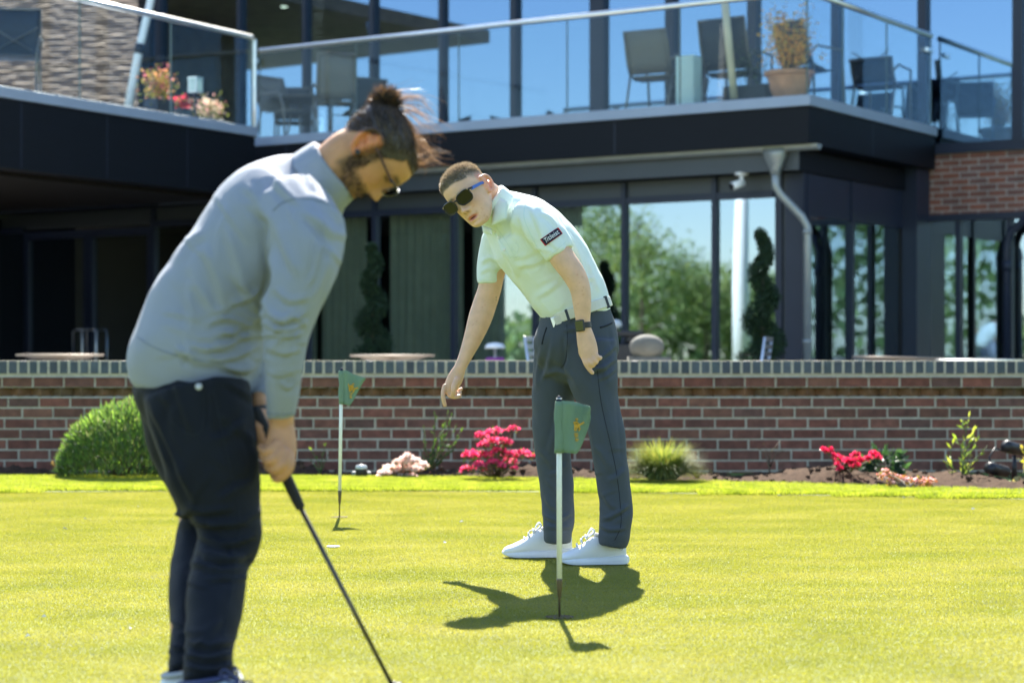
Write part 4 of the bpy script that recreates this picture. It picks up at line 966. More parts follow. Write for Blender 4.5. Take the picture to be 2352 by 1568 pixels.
def folds(me, strokes, back=False):
    """strokes: (polyline px, amplitude m, width px); positive = ridge with a valley beside it"""
    w_s = 1.0; V, N = VN(me); Q = pxof(V); face = np.clip((-N[:, 1]+.25)/.4, 0, 1); D = np.zeros(len(V))
    for st in strokes:
        pts, amp, w = st[0], st[1]*1.55, st[2]*.8; pts = cr(pts, 5) if len(pts) > 2 else np.array(pts, float)
        d, s, t = polydist(Q, pts); tp = np.clip(np.sin(np.pi*np.clip(t, .0, 1))*1.6, 0, 1)
        D += amp*tp*(np.exp(-(d/w)**1.5)-.75*np.exp(-(abs(s-1.7*w)/w)**1.6)*(d < 4*w))
    setV(me, V+N*(D*face)[:, None])
def crumple(me, n, box, ang, spread, length, amp, w, seed=0):
    r = np.random.default_rng(seed); st = []
    for i in range(n):
        x, y = r.uniform(box[0], box[2]), r.uniform(box[1], box[3]); a = math.radians(ang+r.normal()*spread); L = length*r.uniform(.5, 1.3)/2; k = r.normal()*.18*L
        dx, dy = math.cos(a), math.sin(a); st.append(([(x-dx*L, y-dy*L), (x-dy*k, y+dx*k), (x+dx*L, y+dy*L)], amp*r.uniform(.5, 1.2)/1.55, w*r.uniform(.6, 1.3)))
    folds(me, st)
def ripple(me, amp, freq, seed=0, ax=(1, 1, 1)):
    V, N = VN(me); r = np.random.default_rng(seed); D = np.zeros(len(V))
    for k in range(9):
        f = r.normal(size=3)*freq*np.array(ax); D += np.sin(V@f*2*math.pi+r.uniform(0, 6)+1.5*np.sin(V@(f[::-1]*.6)*6.28))/9*r.uniform(.6, 1.4)
    setV(me, V+N*(D*amp)[:, None])
class Surf:
    def __init__(s, me):
        V, N = VN(me); m = N[:, 1] < .15; s.V = V[m]; s.N = N[m]; s.Q = pxof(s.V)
    def hit(s, x, y, off=.002):
        d = np.hypot(s.Q[:, 0]-x, s.Q[:, 1]-y); k = np.where(d < 4)[0]
        if len(k) == 0: k = np.argsort(d)[:3]
        i = k[np.argmin(s.V[k, 1])]; near = k[s.V[k, 1] < s.V[i, 1]+.03]
        wt = 1/(d[near]+.3); Y = (s.V[near, 1]*wt).sum()/wt.sum(); nn = (s.N[near]*wt[:, None]).sum(0); nn /= np.linalg.norm(nn)
        return at(x, y, Y)+Vector(nn)*off, Vector(nn)
    def decal(s, me2, corners, off=.002):
        """me2 vertices in [0,1]^2 (x right, y up) -> corners px TL,TR,BR,BL on the surface"""
        tl, tr, br, bl = [np.array(c, float) for c in corners]; V, _ = VN(me2); out = []
        for x, y, z in V:
            p = (tl*(1-x)+tr*x)*y+(bl*(1-x)+br*x)*(1-y); q, n = s.hit(p[0], p[1], off); out.append(tuple(q+n*float(z)))
        setV(me2, np.array(out)); return me2
def gridmesh(nx, ny):
    me = bpy.data.meshes.new('patch'); me.from_pydata([(i/nx, j/ny, 0) for j in range(ny+1) for i in range(nx+1)], [],
        [(j*(nx+1)+i, j*(nx+1)+i+1, (j+1)*(nx+1)+i+1, (j+1)*(nx+1)+i) for j in range(ny) for i in range(nx)]); me.update(); return me
def unit(me, x0=.06, x1=.94, y0=.1, y1=.9):
    V, _ = VN(me); lo, hi = V.min(0), V.max(0); sp = hi-lo
    V[:, 0] = x0+(x1-x0)*(V[:, 0]-lo[0])/sp[0]; V[:, 1] = y0+(y1-y0)*(V[:, 1]-lo[1])/sp[1]; V[:, 2] = 0; setV(me, V); return me
# ---------------------------------------------------------------- head
HZ = np.array([-.117, -.112, -.104, -.092, -.078, -.06, -.04, -.02, 0, .02, .04, .06, .08, .095, .106, .113, .118])
HF = np.array([.058, .074, .083, .082, .083, .087, .087, .086, .087, .093, .095, .092, .081, .064, .044, .022, .0])
HB = np.array([.03, .012, -.004, -.02, -.036, -.055, -.072, -.085, -.094, -.099, -.100, -.097, -.088, -.073, -.054, -.034, -.012])
HW = np.array([.014, .027, .038, .047, .054, .060, .0655, .070, .073, .0745, .0755, .0745, .068, .056, .040, .023, .006])
def head_grid(nz=110, na=120, mouth_open=0.0, nose=1.0):
    z = np.interp(np.linspace(0, 1, nz), np.linspace(0, 1, len(HZ)), HZ)
    def sm(a):
        v = np.interp(z, HZ, a); k = np.array([1, 2, 3, 2, 1])/9.; return np.r_[v[:2], np.convolve(v, k, 'valid'), v[-2:]]
    yf, yb, w = sm(HF), sm(HB), sm(HW)
    a = np.linspace(0, 2*math.pi, na, endpoint=False); c, s = np.cos(a), np.sin(a)
    yc = (yf+yb)/2-.004; X = w[:, None]*np.sign(c)*abs(c)**.92; ry = np.where(s > 0, (yf-yc)[:, None], (yc-yb)[:, None])
    Y = yc[:, None]+ry*np.sign(s)*abs(s)**.95; Z = np.repeat(z[:, None], na, 1)
    fr_ = np.clip(s, 0, 1)[None, :]**.6
    g = lambda x, c0, w0: np.exp(-((x-c0)/w0)**2)
    t = np.clip((.016-Z)/(.016+.036), 0, 1); nh = nose*(.007+.020*t**1.3)*np.clip((Z+.05)/.012, 0, 1)*np.clip((.03-Z)/.016, 0, 1); nw = .0075+.0065*t
    D = nh*np.exp(-(X/nw)**2)
    D += nose*.006*(g(X, .012, .006)+g(X, -.012, .006))*g(Z, -.040, .007)
    D -= .0105*(g(abs(X), .033, .016))*g(Z, .005, .012)
    D += .004*g(Z, .028, .008)*g(X, 0, .05)-.003*g(Z, .02, .006)*g(X, 0, .012)
    D += .0045*g(abs(X), .045, .016)*g(Z, -.022, .016)
    D -= .004*g(abs(X), .04, .012)*g(Z, -.06, .02)
    D += .0065*g(Z, -.066, .0055)*g(X, 0, .02)+.0075*g(Z, -.080-mouth_open, .006)*g(X, 0, .017)-(.006+mouth_open*1.2)*g(Z, -.0725-mouth_open*.5, .003+mouth_open*.5)*g(X, 0, .021)
    D -= .004*g(Z, -.091, .005)*g(X, 0, .02); D += .006*g(Z, -.106, .010)*g(X, 0, .018)
    Y = Y+D*fr_
    V = np.stack([X, Y, Z], -1).reshape(-1, 3); i = np.arange(nz-1)[:, None]*na; k = np.arange(na)[None, :]; k2 = (k+1) % na
    F = np.stack([i+k, i+k2, i+na+k2, i+na+k], -1).reshape(-1, 4)
    return V, F, nz, na
def add_head(mb, V, F, nz, na, place):
    W_ = [place(v) for v in V]; o = len(mb.v); mb.v += [tuple(w) for w in W_]
    mb.f += [tuple(int(i)+o for i in f) for f in F]; mb.f.append(tuple(o+k for k in range(na))[::-1]); mb.f.append(tuple(o+(nz-1)*na+k for k in range(na)))
def add_ear(mb, sx, place0, k=1.0, dz=0.0):
    place = (lambda v: place0(Vector((v[0], -.010+(v[1]+.010)*k, -.004+(v[2]+.004)*k+dz))))
    # helix rim, lobe and bowl
    pts = [(.030, .020), (.034, .004), (.030, -.016), (.016, -.027), (-.004, -.024), (-.020, -.014), (-.030, -.004), (-.028, .008)]   # (z,yback)
    rim = [place(Vector((sx*(.075+.011*(1-abs(i-3.5)/4)+.004), -.012-.0+p[1]*-1*-.9*1.0-.004, p[0]-.004))) for i, p in enumerate(pts)]
    rim = [Vector(r) for r in cr([tuple(r) for r in rim], 3)]; mb.tube(rim, [.0062]*len(rim), 8)
    n = 14; bowl = []
    for q, zz in ((1, 0), (.8, .35), (.4, .6)):
        bowl.append([place(Vector((sx*(.076+.006*q*(.5-.5*math.cos(2*math.pi*k/n-.3))-0.003*zz), -.016+.022*q*math.cos(2*math.pi*k/n), -.004+.031*q*math.sin(2*math.pi*k/n)))) for k in range(n)])
    back = [[place(Vector((sx*.068, -.012+.02*math.cos(2*math.pi*k/n), -.004+.029*math.sin(2*math.pi*k/n)))) for k in range(n)]]
    mb.rings(back+bowl)
    mb.ball(place(Vector((sx*.078, -.004, -.034))), .0075, 8, 6)
    for yy, zz, rr in ((-.010, .014, .014), (-.012, .0, .016), (-.010, -.018, .013), (-.022, .004, .013)): mb.ball(place(Vector((sx*.0735, yy, zz))), rr, 8, 6, (.6, 1, 1.2))
def placer(cx, cy, Y, f, u, scale=1.0):
    f = Vector(f).normalized(); u = Vector(u); u = (u-f*u.dot(f)).normalized(); x = f.cross(u); c = at(cx, cy, Y)
    def pl(v): return c+scale*(float(v[0])*x+float(v[1])*f+float(v[2])*u)
    pl.inv = lambda W_: (np.stack([(W_-np.array(c))@np.array(q) for q in (x, f, u)], 1)/scale)
    return pl
def skin_cols(me, pl, base, lip, hairc, mask, tint=1.0):
    V, N = VN(me); C = np.tile(np.array(base, float), (len(V), 1)); L = pl.inv(V); g = lambda a, c, w: np.exp(-((a-c)/w)**2)
    hd = (L[:, 2] > -.13) & (abs(L[:, 0]) < .11) & (L[:, 1] > -.12) & (L[:, 1] < .14) & (L[:, 2] < .13)
    r = np.random.default_rng(3)
    bl = .10*np.sin(V@np.array([60, 33, 47.]))*np.sin(V@np.array([-41, 52, 71.])); C *= (1+bl*.6)[:, None]
    w = (g(L[:, 2], -.0735, .0105)*g(L[:, 0], 0, .026)*(L[:, 1] > .06)*hd).clip(0, 1)[:, None]; w = np.clip(w*2.2-.5, 0, 1); C = C*(1-w)+np.array(lip)*w
    w = np.clip(2*(g(L[:, 2], -.0745, .0032)*g(L[:, 0], 0, .019)*(L[:, 1] > .06)*hd)-.6, 0, 1)[:, None]; C = C*(1-w)+np.array((.05, .02, .018))*w
    w = (g(L[:, 2], -.046, .004)*g(abs(L[:, 0]), .008, .0035)*(L[:, 1] > .06)*hd)[:, None]*.7; C = C*(1-w)+np.array((.10, .04, .03))*w
    ear = (hd & (abs(L[:, 0]) > .074))[:, None]; C = np.where(ear, C*np.array([1.12, .82, .78]), C)
    ck = (g(abs(L[:, 0]), .045, .022)*g(L[:, 2], -.03, .025)*(L[:, 1] > .03)*hd)[:, None]*.35; C = C*(1-ck)+C*np.array([1.05, .78, .74])*ck
    br = (g(L[:, 2], .026+.0*L[:, 0], .0055)*np.clip((abs(L[:, 0])-.010)/.006, 0, 1)*np.clip((.052-abs(L[:, 0]))/.01, 0, 1)*(L[:, 1] > .05)*hd)[:, None]; C = C*(1-br*.85)+np.array(hairc)*br*.85
    ey = (g(L[:, 2], .004, .0035)*np.clip((abs(L[:, 0])-.018)/.005, 0, 1)*np.clip((.047-abs(L[:, 0]))/.005, 0, 1)*(L[:, 1] > .05)*hd)[:, None]; C = C*(1-ey*.85)+np.array((.02, .015, .012))*ey*.85
    m = mask(L, hd)[:, None]; C = C*(1-m)+np.array(hairc)*m
    return C
def strands(name, m, parent, R0, D0, length, w, cols, curl=.35, seg=3, grav=(0, 0, 0)):
    """short thin tapering hairs from roots R0 along D0"""
    n = len(R0); L_ = length*rng.uniform(.6, 1.3, (n, 1)); d = D0/np.linalg.norm(D0, axis=1, keepdims=True)+rng.normal(size=(n, 3))*curl; d /= np.linalg.norm(d, axis=1, keepdims=True)
    s = np.cross(d, rng.normal(size=(n, 3))); s /= np.linalg.norm(s, axis=1, keepdims=True); gv = np.array(grav)
    P1 = R0+d*L_*.5+gv*L_*.15; P2 = R0+d*L_+gv*L_*.5
    V = np.stack([R0-s*w, R0+s*w, P1+s*w*.8, P1-s*w*.8, P2], 1).reshape(-1, 3); i = np.arange(n)[:, None]*5
    F = np.concatenate([i+np.array([[0, 1, 2]]), i+np.array([[0, 2, 3]]), i+np.array([[3, 2, 4]])])
    C = np.repeat(np.asarray(cols)[rng.integers(0, len(cols), n)], 5, 0); return fin(np_mesh(name, V, F), name, m, parent, cols=C)
M['hair'] = mat('hair', (.1, .07, .05), .45, attr='Col', spec=.5, trans=.3, tcol=(1.25, 1.02, .75))
M['skin'] = mat('skin', (.5, .3, .2), .48, attr='Col', spec=.4, sss=.12, noise=.05, nscale=60, bump=.12, bscale=400)
def cloth(name, col, rough=.85, sheen=.03, noise=.05, trans=0.0, bump=.15, bscale=700, tcol=None): return mat(name, col, rough, spec=.25, sheen=sheen, noise=noise, nscale=7, bump=bump, bscale=bscale, trans=trans, tcol=tcol)
def finish_cloth(name, me, m, parent): me.name = name; return fin(me, name, m, parent, smooth=True)
# shoe: local x heel->toe, y across, z up
def shoe_parts(L=.29):
    up = MB(); secs = [(0.0, .012, .082, .024), (.02, .010, .100, .030), (.06, .010, .102, .034), (.11, .010, .110, .036), (.145, .010, .106, .038), (.18, .010, .086, .041), (.22, .010, .065, .045), (.255, .010, .050, .043), (.278, .011, .042, .035), (.292, .013, .032, .022)]
    S = cr(secs, 3); n = 20
    def ring(x, z0, z1, w):
        o = []
        for k in range(n):
            a = 2*math.pi*k/n; ca, sa = math.cos(a), math.sin(a); zz = (z0+z1)/2+(z1-z0)/2*math.copysign(abs(sa)**.8, sa); yy = w*math.copysign(abs(ca)**.75, ca)*(1-.32*max(0, sa)**1.5)
            o.append((x*L/.29, yy, zz))
        return o
    up.rings([ring(*r) for r in S])
    so_ = MB(); ss = [(-.014, .010, .026, .014), (0, .002, .034, .032), (.04, 0, .033, .037), (.11, 0, .027, .036), (.18, 0, .024, .045), (.24, .001, .022, .046), (.275, .006, .022, .034), (.297, .014, .026, .012)]
    S = cr(ss, 3); rg = []
    for x, z0, z1, w in S: rg.append([(x*L/.29, -w, z0), (x*L/.29, w, z0), (x*L/.29, w+.001, (z0+z1)/2), (x*L/.29, w-.002, z1), (x*L/.29, -w+.002, z1), (x*L/.29, -w-.001, (z0+z1)/2)])
    so_.rings(rg)
    la = MB()
    for i in range(5):
        x = .15+.017*i; z = .109-.0145*i-.0008*i*i; la.tube([(x, -.026, z-.014), (x+.003, -.012, z-.002), (x+.004, 0, z+.001), (x+.003, .012, z-.002), (x, .026, z-.014)], .0034, 6)
    for s in (-1, 1): la.tube(cr([(.148, 0, .102), (.140, s*.012, .122), (.128, s*.022, .134), (.122, s*.026, .122), (.138, s*.012, .106), (.15, 0, .100)], 4), .0028, 6)
    la.tube(cr([(.148, 0, .1), (.165, .02, .105), (.175, .032, .085)], 4), .0026, 6)
    co = MB(); pts = []
    for k in range(21):
        a = math.radians(-150+300*k/20); pts.append((.062-.055*math.cos(a)*-1*-1+.0, .030*math.sin(a), .094+.012*math.cos(a)*-1*(-1)*.0+(.012 if abs(k-10) < 4 else 0)))
    co.tube([(.062+.058*math.cos(a)*.95, .031*math.sin(a), .102+.010*math.cos(a)) for a in [2*math.pi*k/24 for k in range(25)]], .007, 8)
    return up, so_, la, co
def shoe(label_side, parent, pos, heading, mats, L=.29, pitch=0.0, mark=None):
    up, so_, la, co = shoe_parts(L); M4 = Matrix.Translation(Vector(pos))@Matrix.Rotation(heading, 4, 'Z')@Matrix.Rotation(pitch, 4, 'Y')
    for q in (up, so_, la, co): q.v = [tuple(M4@Vector(v)) for v in q.v]
    s = up.build('shoe', mats[0], parent, smooth=True, sub=1); so_.build('sole', mats[1], s, bevel=.004); la.build('laces', mats[2], s, smooth=True); co.build('collar', mats[3], s, smooth=True)
    return s, M4
# ================================================================ YOUNG MAN POINTING
FIT_F = (-.417, -.838, -.351); FIT_U = (-.601, -.035, .798)
ym = placer(1080, 449, 7.38, FIT_F, FIT_U, .99)
bd_ = MB()
hV, hF, hn, ha = head_grid(mouth_open=.004)
add_head(bd_, hV, hF, hn, ha, ym); add_ear(bd_, 1, ym); add_ear(bd_, -1, ym)
limb(bd_, [(1160, 492, 7.53, 38, .055), (1128, 468, 7.47, 42, .058), (1102, 448, 7.43, 42, .058)], sub=4)                 # neck
limb(bd_, [(1325, 780, 7.6, 78, .13), (1318, 700, 7.6, 66, .10), (1250, 600, 7.60, 66, .10), (1195, 520, 7.58, 56, .10), (1165, 490, 7.55, 36, .06)])  # trunk
# near (left) arm
limb(bd_, [(1228, 506, 7.43, 32, .045), (1262, 545, 7.38, 29, .046), (1290, 590, 7.36, 29, .046), (1318, 630, 7.35, 27, .043), (1332, 662, 7.35, 24, .042), (1337, 700, 7.35, 21, .036), (1339, 735, 7.35, 17, .027), (1341, 760, 7.35, 17, .024)], sub=5)
limb(bd_, [(1340, 752, 7.35, 17, .023), (1347, 785, 7.35, 22, .023), (1352, 808, 7.35, 22, .022), (1353, 822, 7.35, 19, .020)], sub=5)
finger(bd_, [(1340, 818, 7.35), (1344, 832, 7.34), (1352, 846, 7.345), (1361, 856, 7.35)], .0100, .0078)
finger(bd_, [(1348, 818, 7.345), (1356, 834, 7.335), (1362, 839, 7.35), (1360, 832, 7.37)], .0105, .0085)
finger(bd_, [(1357, 814, 7.345), (1365, 829, 7.335), (1370, 831, 7.35), (1366, 825, 7.37)], .0105, .0082)
finger(bd_, [(1363, 806, 7.35), (1370, 817, 7.34), (1376, 822, 7.345), (1379, 821, 7.36)], .0108, .0085)
finger(bd_, [(1336, 790, 7.37), (1334, 808, 7.385), (1340, 822, 7.395)], .0115, .009)
# far (right) arm, pointing down
limb(bd_, [(1150, 560, 7.66, 34, .05), (1133, 620, 7.68, 29, .048), (1124, 665, 7.68, 27, .046), (1113, 700, 7.68, 27.5, .044), (1102, 733, 7.67, 27, .044), (1087, 775, 7.66, 22, .038), (1068, 820, 7.65, 15.5, .029), (1054, 850, 7.64, 13.5, .023)], sub=5)
limb(bd_, [(1056, 846, 7.64, 14, .02), (1047, 866, 7.64, 18, .022), (1037, 886, 7.64, 17, .022), (1031, 897, 7.64, 14, .02)], sub=5)
finger(bd_, [(1023, 884, 7.63), (1018, 900, 7.62), (1018, 914, 7.615), (1022, 930, 7.62)], .0105, .0080)
finger(bd_, [(1052, 868, 7.61), (1043, 884, 7.595), (1041, 897, 7.59), (1039, 909, 7.60)], .0120, .0090)
finger(bd_, [(1028, 898, 7.64), (1034, 908, 7.625), (1046, 911, 7.625), (1056, 909, 7.64)], .0100, .0082)
finger(bd_, [(1032, 896, 7.66), (1040, 905, 7.65), (1050, 904, 7.65), (1057, 903, 7.66)], .0095, .0078)
finger(bd_, [(1036, 892, 7.67), (1046, 900, 7.665), (1055, 896, 7.665), (1060, 893, 7.67)], .0090, .0072)
# legs inside the trousers
limb(bd_, [(1360, 800, 7.53, 45, .075), (1370, 900, 7.52, 36, .065), (1393, 1031, 7.50, 27, .05), (1410, 1142, 7.49, 22, .04), (1410, 1220, 7.49, 15, .024), (1410, 1246, 7.49, 15, .022)])
limb(bd_, [(1285, 800, 7.67, 42, .075), (1275, 900, 7.68, 36, .065), (1268, 1031, 7.70, 27, .05), (1280, 1142, 7.72, 22, .04), (1281, 1215, 7.72, 15, .024), (1282, 1238, 7.72, 15, .022)])
bme = union(bd_, .0034, 3, .45)
HAIR1 = (.22, .19, .15)
def mask1(L, hd):
    x, y, z = L[:, 0], L[:, 1], L[:, 2]
    line = np.where(y > .045, .066+.012*np.clip((abs(x)-.03)/.03, 0, 1)*-1, np.interp(y, [-.10, -.06, -.02, .02, .045], [-.045, -.03, .022, .035, .052]))
    return np.clip((z-line)/np.where(y > .045, .008, .035), 0, 1)*hd*.9
tag_ym = 'young man in pale mint polo and dark sunglasses bending to point at the ground'
cols = skin_cols(bme, ym, (.70, .43, .275), (.58, .20, .16), HAIR1, mask1)
Vb, Nb = VN(bme); Qb = pxof(Vb)
sp = np.zeros(len(Vb)); r5 = np.random.default_rng(11)   # freckles and blemishes
for i in range(70):
    c = (r5.uniform(1065, 1130), r5.uniform(470, 520)) if i < 40 else ((r5.uniform(1070, 1130), r5.uniform(660, 800)) if i < 55 else (r5.uniform(1300, 1350), r5.uniform(600, 720)))
    sp = np.maximum(sp, np.exp(-((Qb[:, 0]-c[0])**2+(Qb[:, 1]-c[1])**2)/(1.6*r5.uniform(.5, 1.3))**2)*.45)
cols = cols*(1-sp[:, None])+cols*np.array([.72, .45, .42])*sp[:, None]
person = fin(bme, 'person', M['skin'], smooth=True, cols=cols); tag(person, tag_ym, 'person')
# hair: short cropped strands over a tinted scalp
V, F, nz, na = hV, hF, hn, ha
fc = V[F].mean(1); nr = np.cross(V[F[:, 1]]-V[F[:, 0]], V[F[:, 3]]-V[F[:, 0]]); ar = np.linalg.norm(nr, axis=1); nr /= np.maximum(ar[:, None], 1e-9)
nr *= np.sign((nr*(fc-np.array([0, 0, .01]))).sum(1))[:, None]
pm = mask1(fc, np.ones(len(fc), bool)); pr = pm*ar; pr /= pr.sum()
ix = rng.choice(len(fc), 11000, p=pr); uv = rng.uniform(-.5, .5, (11000, 2)); R0 = fc[ix]+uv[:, :1]*(V[F[ix, 1]]-V[F[ix, 0]])+uv[:, 1:]*(V[F[ix, 3]]-V[F[ix, 0]])
D0 = nr[ix]+np.array([0, .5, .3]); lens = np.interp(R0[:, 2], [-.04, .05, .075, .1], [.0016, .0032, .011, .016])
Rw = np.array([ym(v) for v in R0]); Dw = np.array([ym(v+d)-ym(v) for v, d in zip(R0, D0)])
strands('hair', M['hair'], person, Rw-Dw/np.linalg.norm(Dw, axis=1, keepdims=True)*.001, Dw, lens[:, None], .0007, [(.24, .21, .17), (.30, .265, .21), (.17, .148, .12), (.38, .335, .27)], .3)
# polo shirt ---------------------------------------------------------------
M['polo'] = cloth('mint_polo', (.80, .88, .83), .8, .05, .03, trans=.12, tcol=(.7, .85, .75))
sh = MB()
limb(sh, [(1330, 725, 7.60, 76, .135), (1318, 695, 7.60, 83, .150), (1295, 655, 7.60, 89, .155), (1262, 602, 7.59, 93, .158), (1223, 557, 7.57, 93, .165), (1190, 520, 7.55, 82, .165), (1162, 497, 7.53, 62, .14), (1144, 484, 7.50, 48, .10), (1133, 474, 7.48, 44, .078)], n=32, sub=4, ex=.9)
limb(sh, [(1188, 500, 7.44, 40, .072), (1230, 512, 7.41, 46, .075), (1258, 540, 7.385, 42, .070), (1276, 566, 7.37, 37, .064), (1287, 584, 7.365, 33, .058)], round_ends=False)
limb(sh, [(1160, 520, 7.64, 40, .07), (1143, 558, 7.67, 40, .068), (1130, 600, 7.68, 35, .064), (1124, 630, 7.68, 30, .058), (1123, 652, 7.68, 28, .054)], round_ends=False)
sme = union(sh, .0065, 8)
folds(sme, [([(1222, 684), (1262, 664), (1300, 622), (1318, 585)], .0025, 9), 
            ([(1152, 566), (1172, 600), (1190, 640)], .005, 8), ([(1215, 470), (1238, 520), (1256, 575)], .004, 7), ([(1302, 530), (1330, 590), (1348, 640)], .0055, 8), ([(1290, 508), (1310, 560), (1322, 600)], .004, 7),
            ([(1194, 492), (1206, 530), (1226, 565)], .004, 7), ([(1142, 530), (1150, 566), (1160, 590)], .004, 6), ([(1104, 606), (1124, 592), (1148, 600)], .005, 6), ([(1102, 628), (1122, 617), (1145, 624)], .004, 5), ([(1238, 488), (1264, 502), (1290, 536)], .004, 6),
            ([(1348, 596), (1364, 640), (1376, 672)], .004, 6), ([(1180, 610), (1222, 606), (1262, 590)], .003, 8), ([(1260, 548), (1274, 566), (1286, 572)], .003, 5), ([(1320, 660), (1345, 640), (1368, 640)], .004, 6)])
crumple(sme, 9, (1190, 560, 1370, 720), -50, 35, 70, .002, 7, 2); crumple(sme, 6, (1150, 540, 1260, 640), 50, 20, 70, .0025, 7, 4)
ripple(sme, .005, 5, 4)
shirt = finish_cloth('polo_shirt', sme, M['polo'], person)
S1 = Surf(sme)
def patch_px(name, poly, m, parent, surf, off=.006, thick=.003, n=7, fall=None):
    """cloth flap through 4 px corners TL,TR,BR,BL laid just off the surface"""
    me = gridmesh(n, n); surf.decal(me, poly, off); o = fin(me, name, m, parent, smooth=True)
    q = o.modifiers.new('t', 'SOLIDIFY'); q.thickness = thick; q.offset = 1; return o
# collar: standing ring round the neck plus two turned-down flaps
cb = MB(); limb(cb, [(1146, 481, 7.475, 49, .078), (1128, 466, 7.455, 48.5, .076), (1121, 460, 7.45, 48, .075)], round_ends=False, sub=2)
cme = union(cb, .006, 3); finish_cloth('collar', cme, M['polo'], shirt)
def flap(P, ys, name):   # bilinear flap P = TL,TR,BR,BL px with depth per corner
    me = gridmesh(6, 6); V, _ = VN(me); out = []
    for x, y, z in V:
        a = (np.array(P[0])*(1-x)+np.array(P[1])*x)*y+(np.array(P[3])*(1-x)+np.array(P[2])*x)*(1-y)
        d = (ys[0]*(1-x)+ys[1]*x)*y+(ys[3]*(1-x)+ys[2]*x)*(1-y)-.012*math.sin(math.pi*x)*math.sin(math.pi*y); out.append(tuple(at(a[0], a[1], d)))
    setV(me, np.array(out)); o = fin(me, name, M['polo'], shirt, smooth=True); q = o.modifiers.new('t', 'SOLIDIFY'); q.thickness = .0035; return o
flap([(1136, 449), (1166, 462), (1165, 503), (1127, 519)], [7.40, 7.37, 7.36, 7.372], 'collar_flap')
flap([(1107, 517), (1128, 524), (1130, 540), (1109, 534)], [7.44, 7.40, 7.39, 7.43], 'collar_flap')
# placket, buttons, crest, sleeve badge
M['btn'] = mat('shirt_button', (.75, .76, .70), .3, noise=.05)
for (x, y) in ((1146, 546), (1159, 573), (1136, 531)):
    q, n = S1.hit(x, y, .001); b = MB(); b.lathe(q, [(0, 0), (.0058, 0), (.0058, .002), (.004, .003), (0, .0022)], 14, n); b.build('button', M['btn'], shirt, smooth=True)
M['seam'] = M['seam']; M['polod'] = cloth('mint_stitch', (.66, .78, .72), .9)
for pl_ in ([(1128, 524), (1150, 556), (1172, 592)], [(1140, 522), (1161, 552), (1181, 586)], [(1172, 592), (1181, 586)]):
    b = MB(); b.tube([S1.hit(x, y, .0005)[0] for x, y in cr(pl_, 6)], .0013, 5); b.build('stitching', M['polod'], shirt)
b = MB(); b.tube([S1.hit(x, y, .0005)[0] for x, y in cr([(1206, 470), (1204, 500), (1218, 535), (1240, 575), (1258, 597)], 5)], .0014, 5); b.build('stitching', M['polod'], shirt)
for off in (0, ):
    b = MB(); b.tube([S1.hit(x, y, .0004)[0] for x, y in cr([(1257, 588), (1275, 577), (1299, 556)], 5)], .0012, 5); b.tube([S1.hit(x, y, .0004)[0] for x, y in cr([(1099, 641), (1124, 643), (1149, 638)], 5)], .0012, 5); b.build('stitching', M['polod'], shirt)
M['navy'] = cloth('navy_badge', (.008, .012, .03), .7); M['redtrim'] = cloth('red_badge_edge', (.5, .015, .03), .7)
K = [(1244.5, 549), (1279.5, 525), (1289, 538), (1254.5, 563)]
def inset(K, e): c = np.mean(np.array(K), 0); return [tuple(c+(np.array(k)-c)*e) for k in K]
me = gridmesh(8, 4); S1.decal(me, inset(K, 1.1), .004); bad = fin(me, 'sleeve_badge', M['redtrim'], shirt, smooth=True)
me = gridmesh(8, 4); S1.decal(me, [tuple(p) for p in inset(K, .99)], .0052); fin(me, 'badge_field', M['navy'], bad, smooth=True)
M['whitethread'] = cloth('white_thread', (.85, .85, .85), .7)
me = unit(text_mesh('Titleist', 1, 0, .25), .06, .94, .16, .86); S1.decal(me, inset(K, .93), .0085); fin(me, 'lettering', M['whitethread'], bad)
cr_ = MB()    # embossed crest on the chest, tone on tone
def blob(mb, pts, r):
    mb.tube([S1.hit(x, y, .001)[0] for x, y in pts], r, 6)
for pts in ([(1176, 566), (1180, 572), (1184, 578)], [(1186, 560), (1192, 568), (1188, 580), (1183, 584)], [(1176, 572), (1178, 582), (1186, 590)], [(1180, 592), (1196, 586)], [(1182, 597), (1198, 591)], [(1187, 556), (1183, 560)]): blob(cr_, pts, .0013)
cr_.build('chest_crest', cloth('mint_crest', (.70, .80, .76), .8), shirt, smooth=True)
# trousers -----------------------------------------------------------------
M['slate'] = cloth('slate_trousers', (.054, .067, .085), .75, .05, .06)
tr_ = MB()
limb(tr_, [(1327, 712, 7.60, 77, .140), (1326, 745, 7.60, 88, .150), (1324, 785, 7.60, 98, .155), (1321, 825, 7.60, 92, .13), (1318, 850, 7.60, 78, .10)], n=32)
limb(tr_, [(1350, 790, 7.535, 66, .105), (1360, 860, 7.52, 60, .108), (1376, 930, 7.51, 46, .092), (1391, 990, 7.50, 41.5, .085), (1399, 1045, 7.495, 39.5, .078), (1408, 1100, 7.49, 38.5, .072), (1414, 1150, 7.49, 38.5, .070), (1415, 1195, 7.49, 38, .070), (1411, 1228, 7.49, 36, .068), (1407, 1255, 7.49, 33, .062)], n=26, round_ends=False)
limb(tr_, [(1292, 790, 7.66, 64, .105), (1278, 860, 7.675, 56, .106), (1268, 940, 7.69, 46, .092), (1266, 1000, 7.70, 42, .083), (1271, 1050, 7.71, 41, .076), (1277, 1100, 7.72, 40, .072), (1281, 1150, 7.72, 38.5, .07), (1283, 1195, 7.72, 37, .07), (1281, 1222, 7.72, 34, .068), (1281, 1247, 7.72, 31, .062)], n=26, round_ends=False)
tme = union(tr_, .0065, 12)
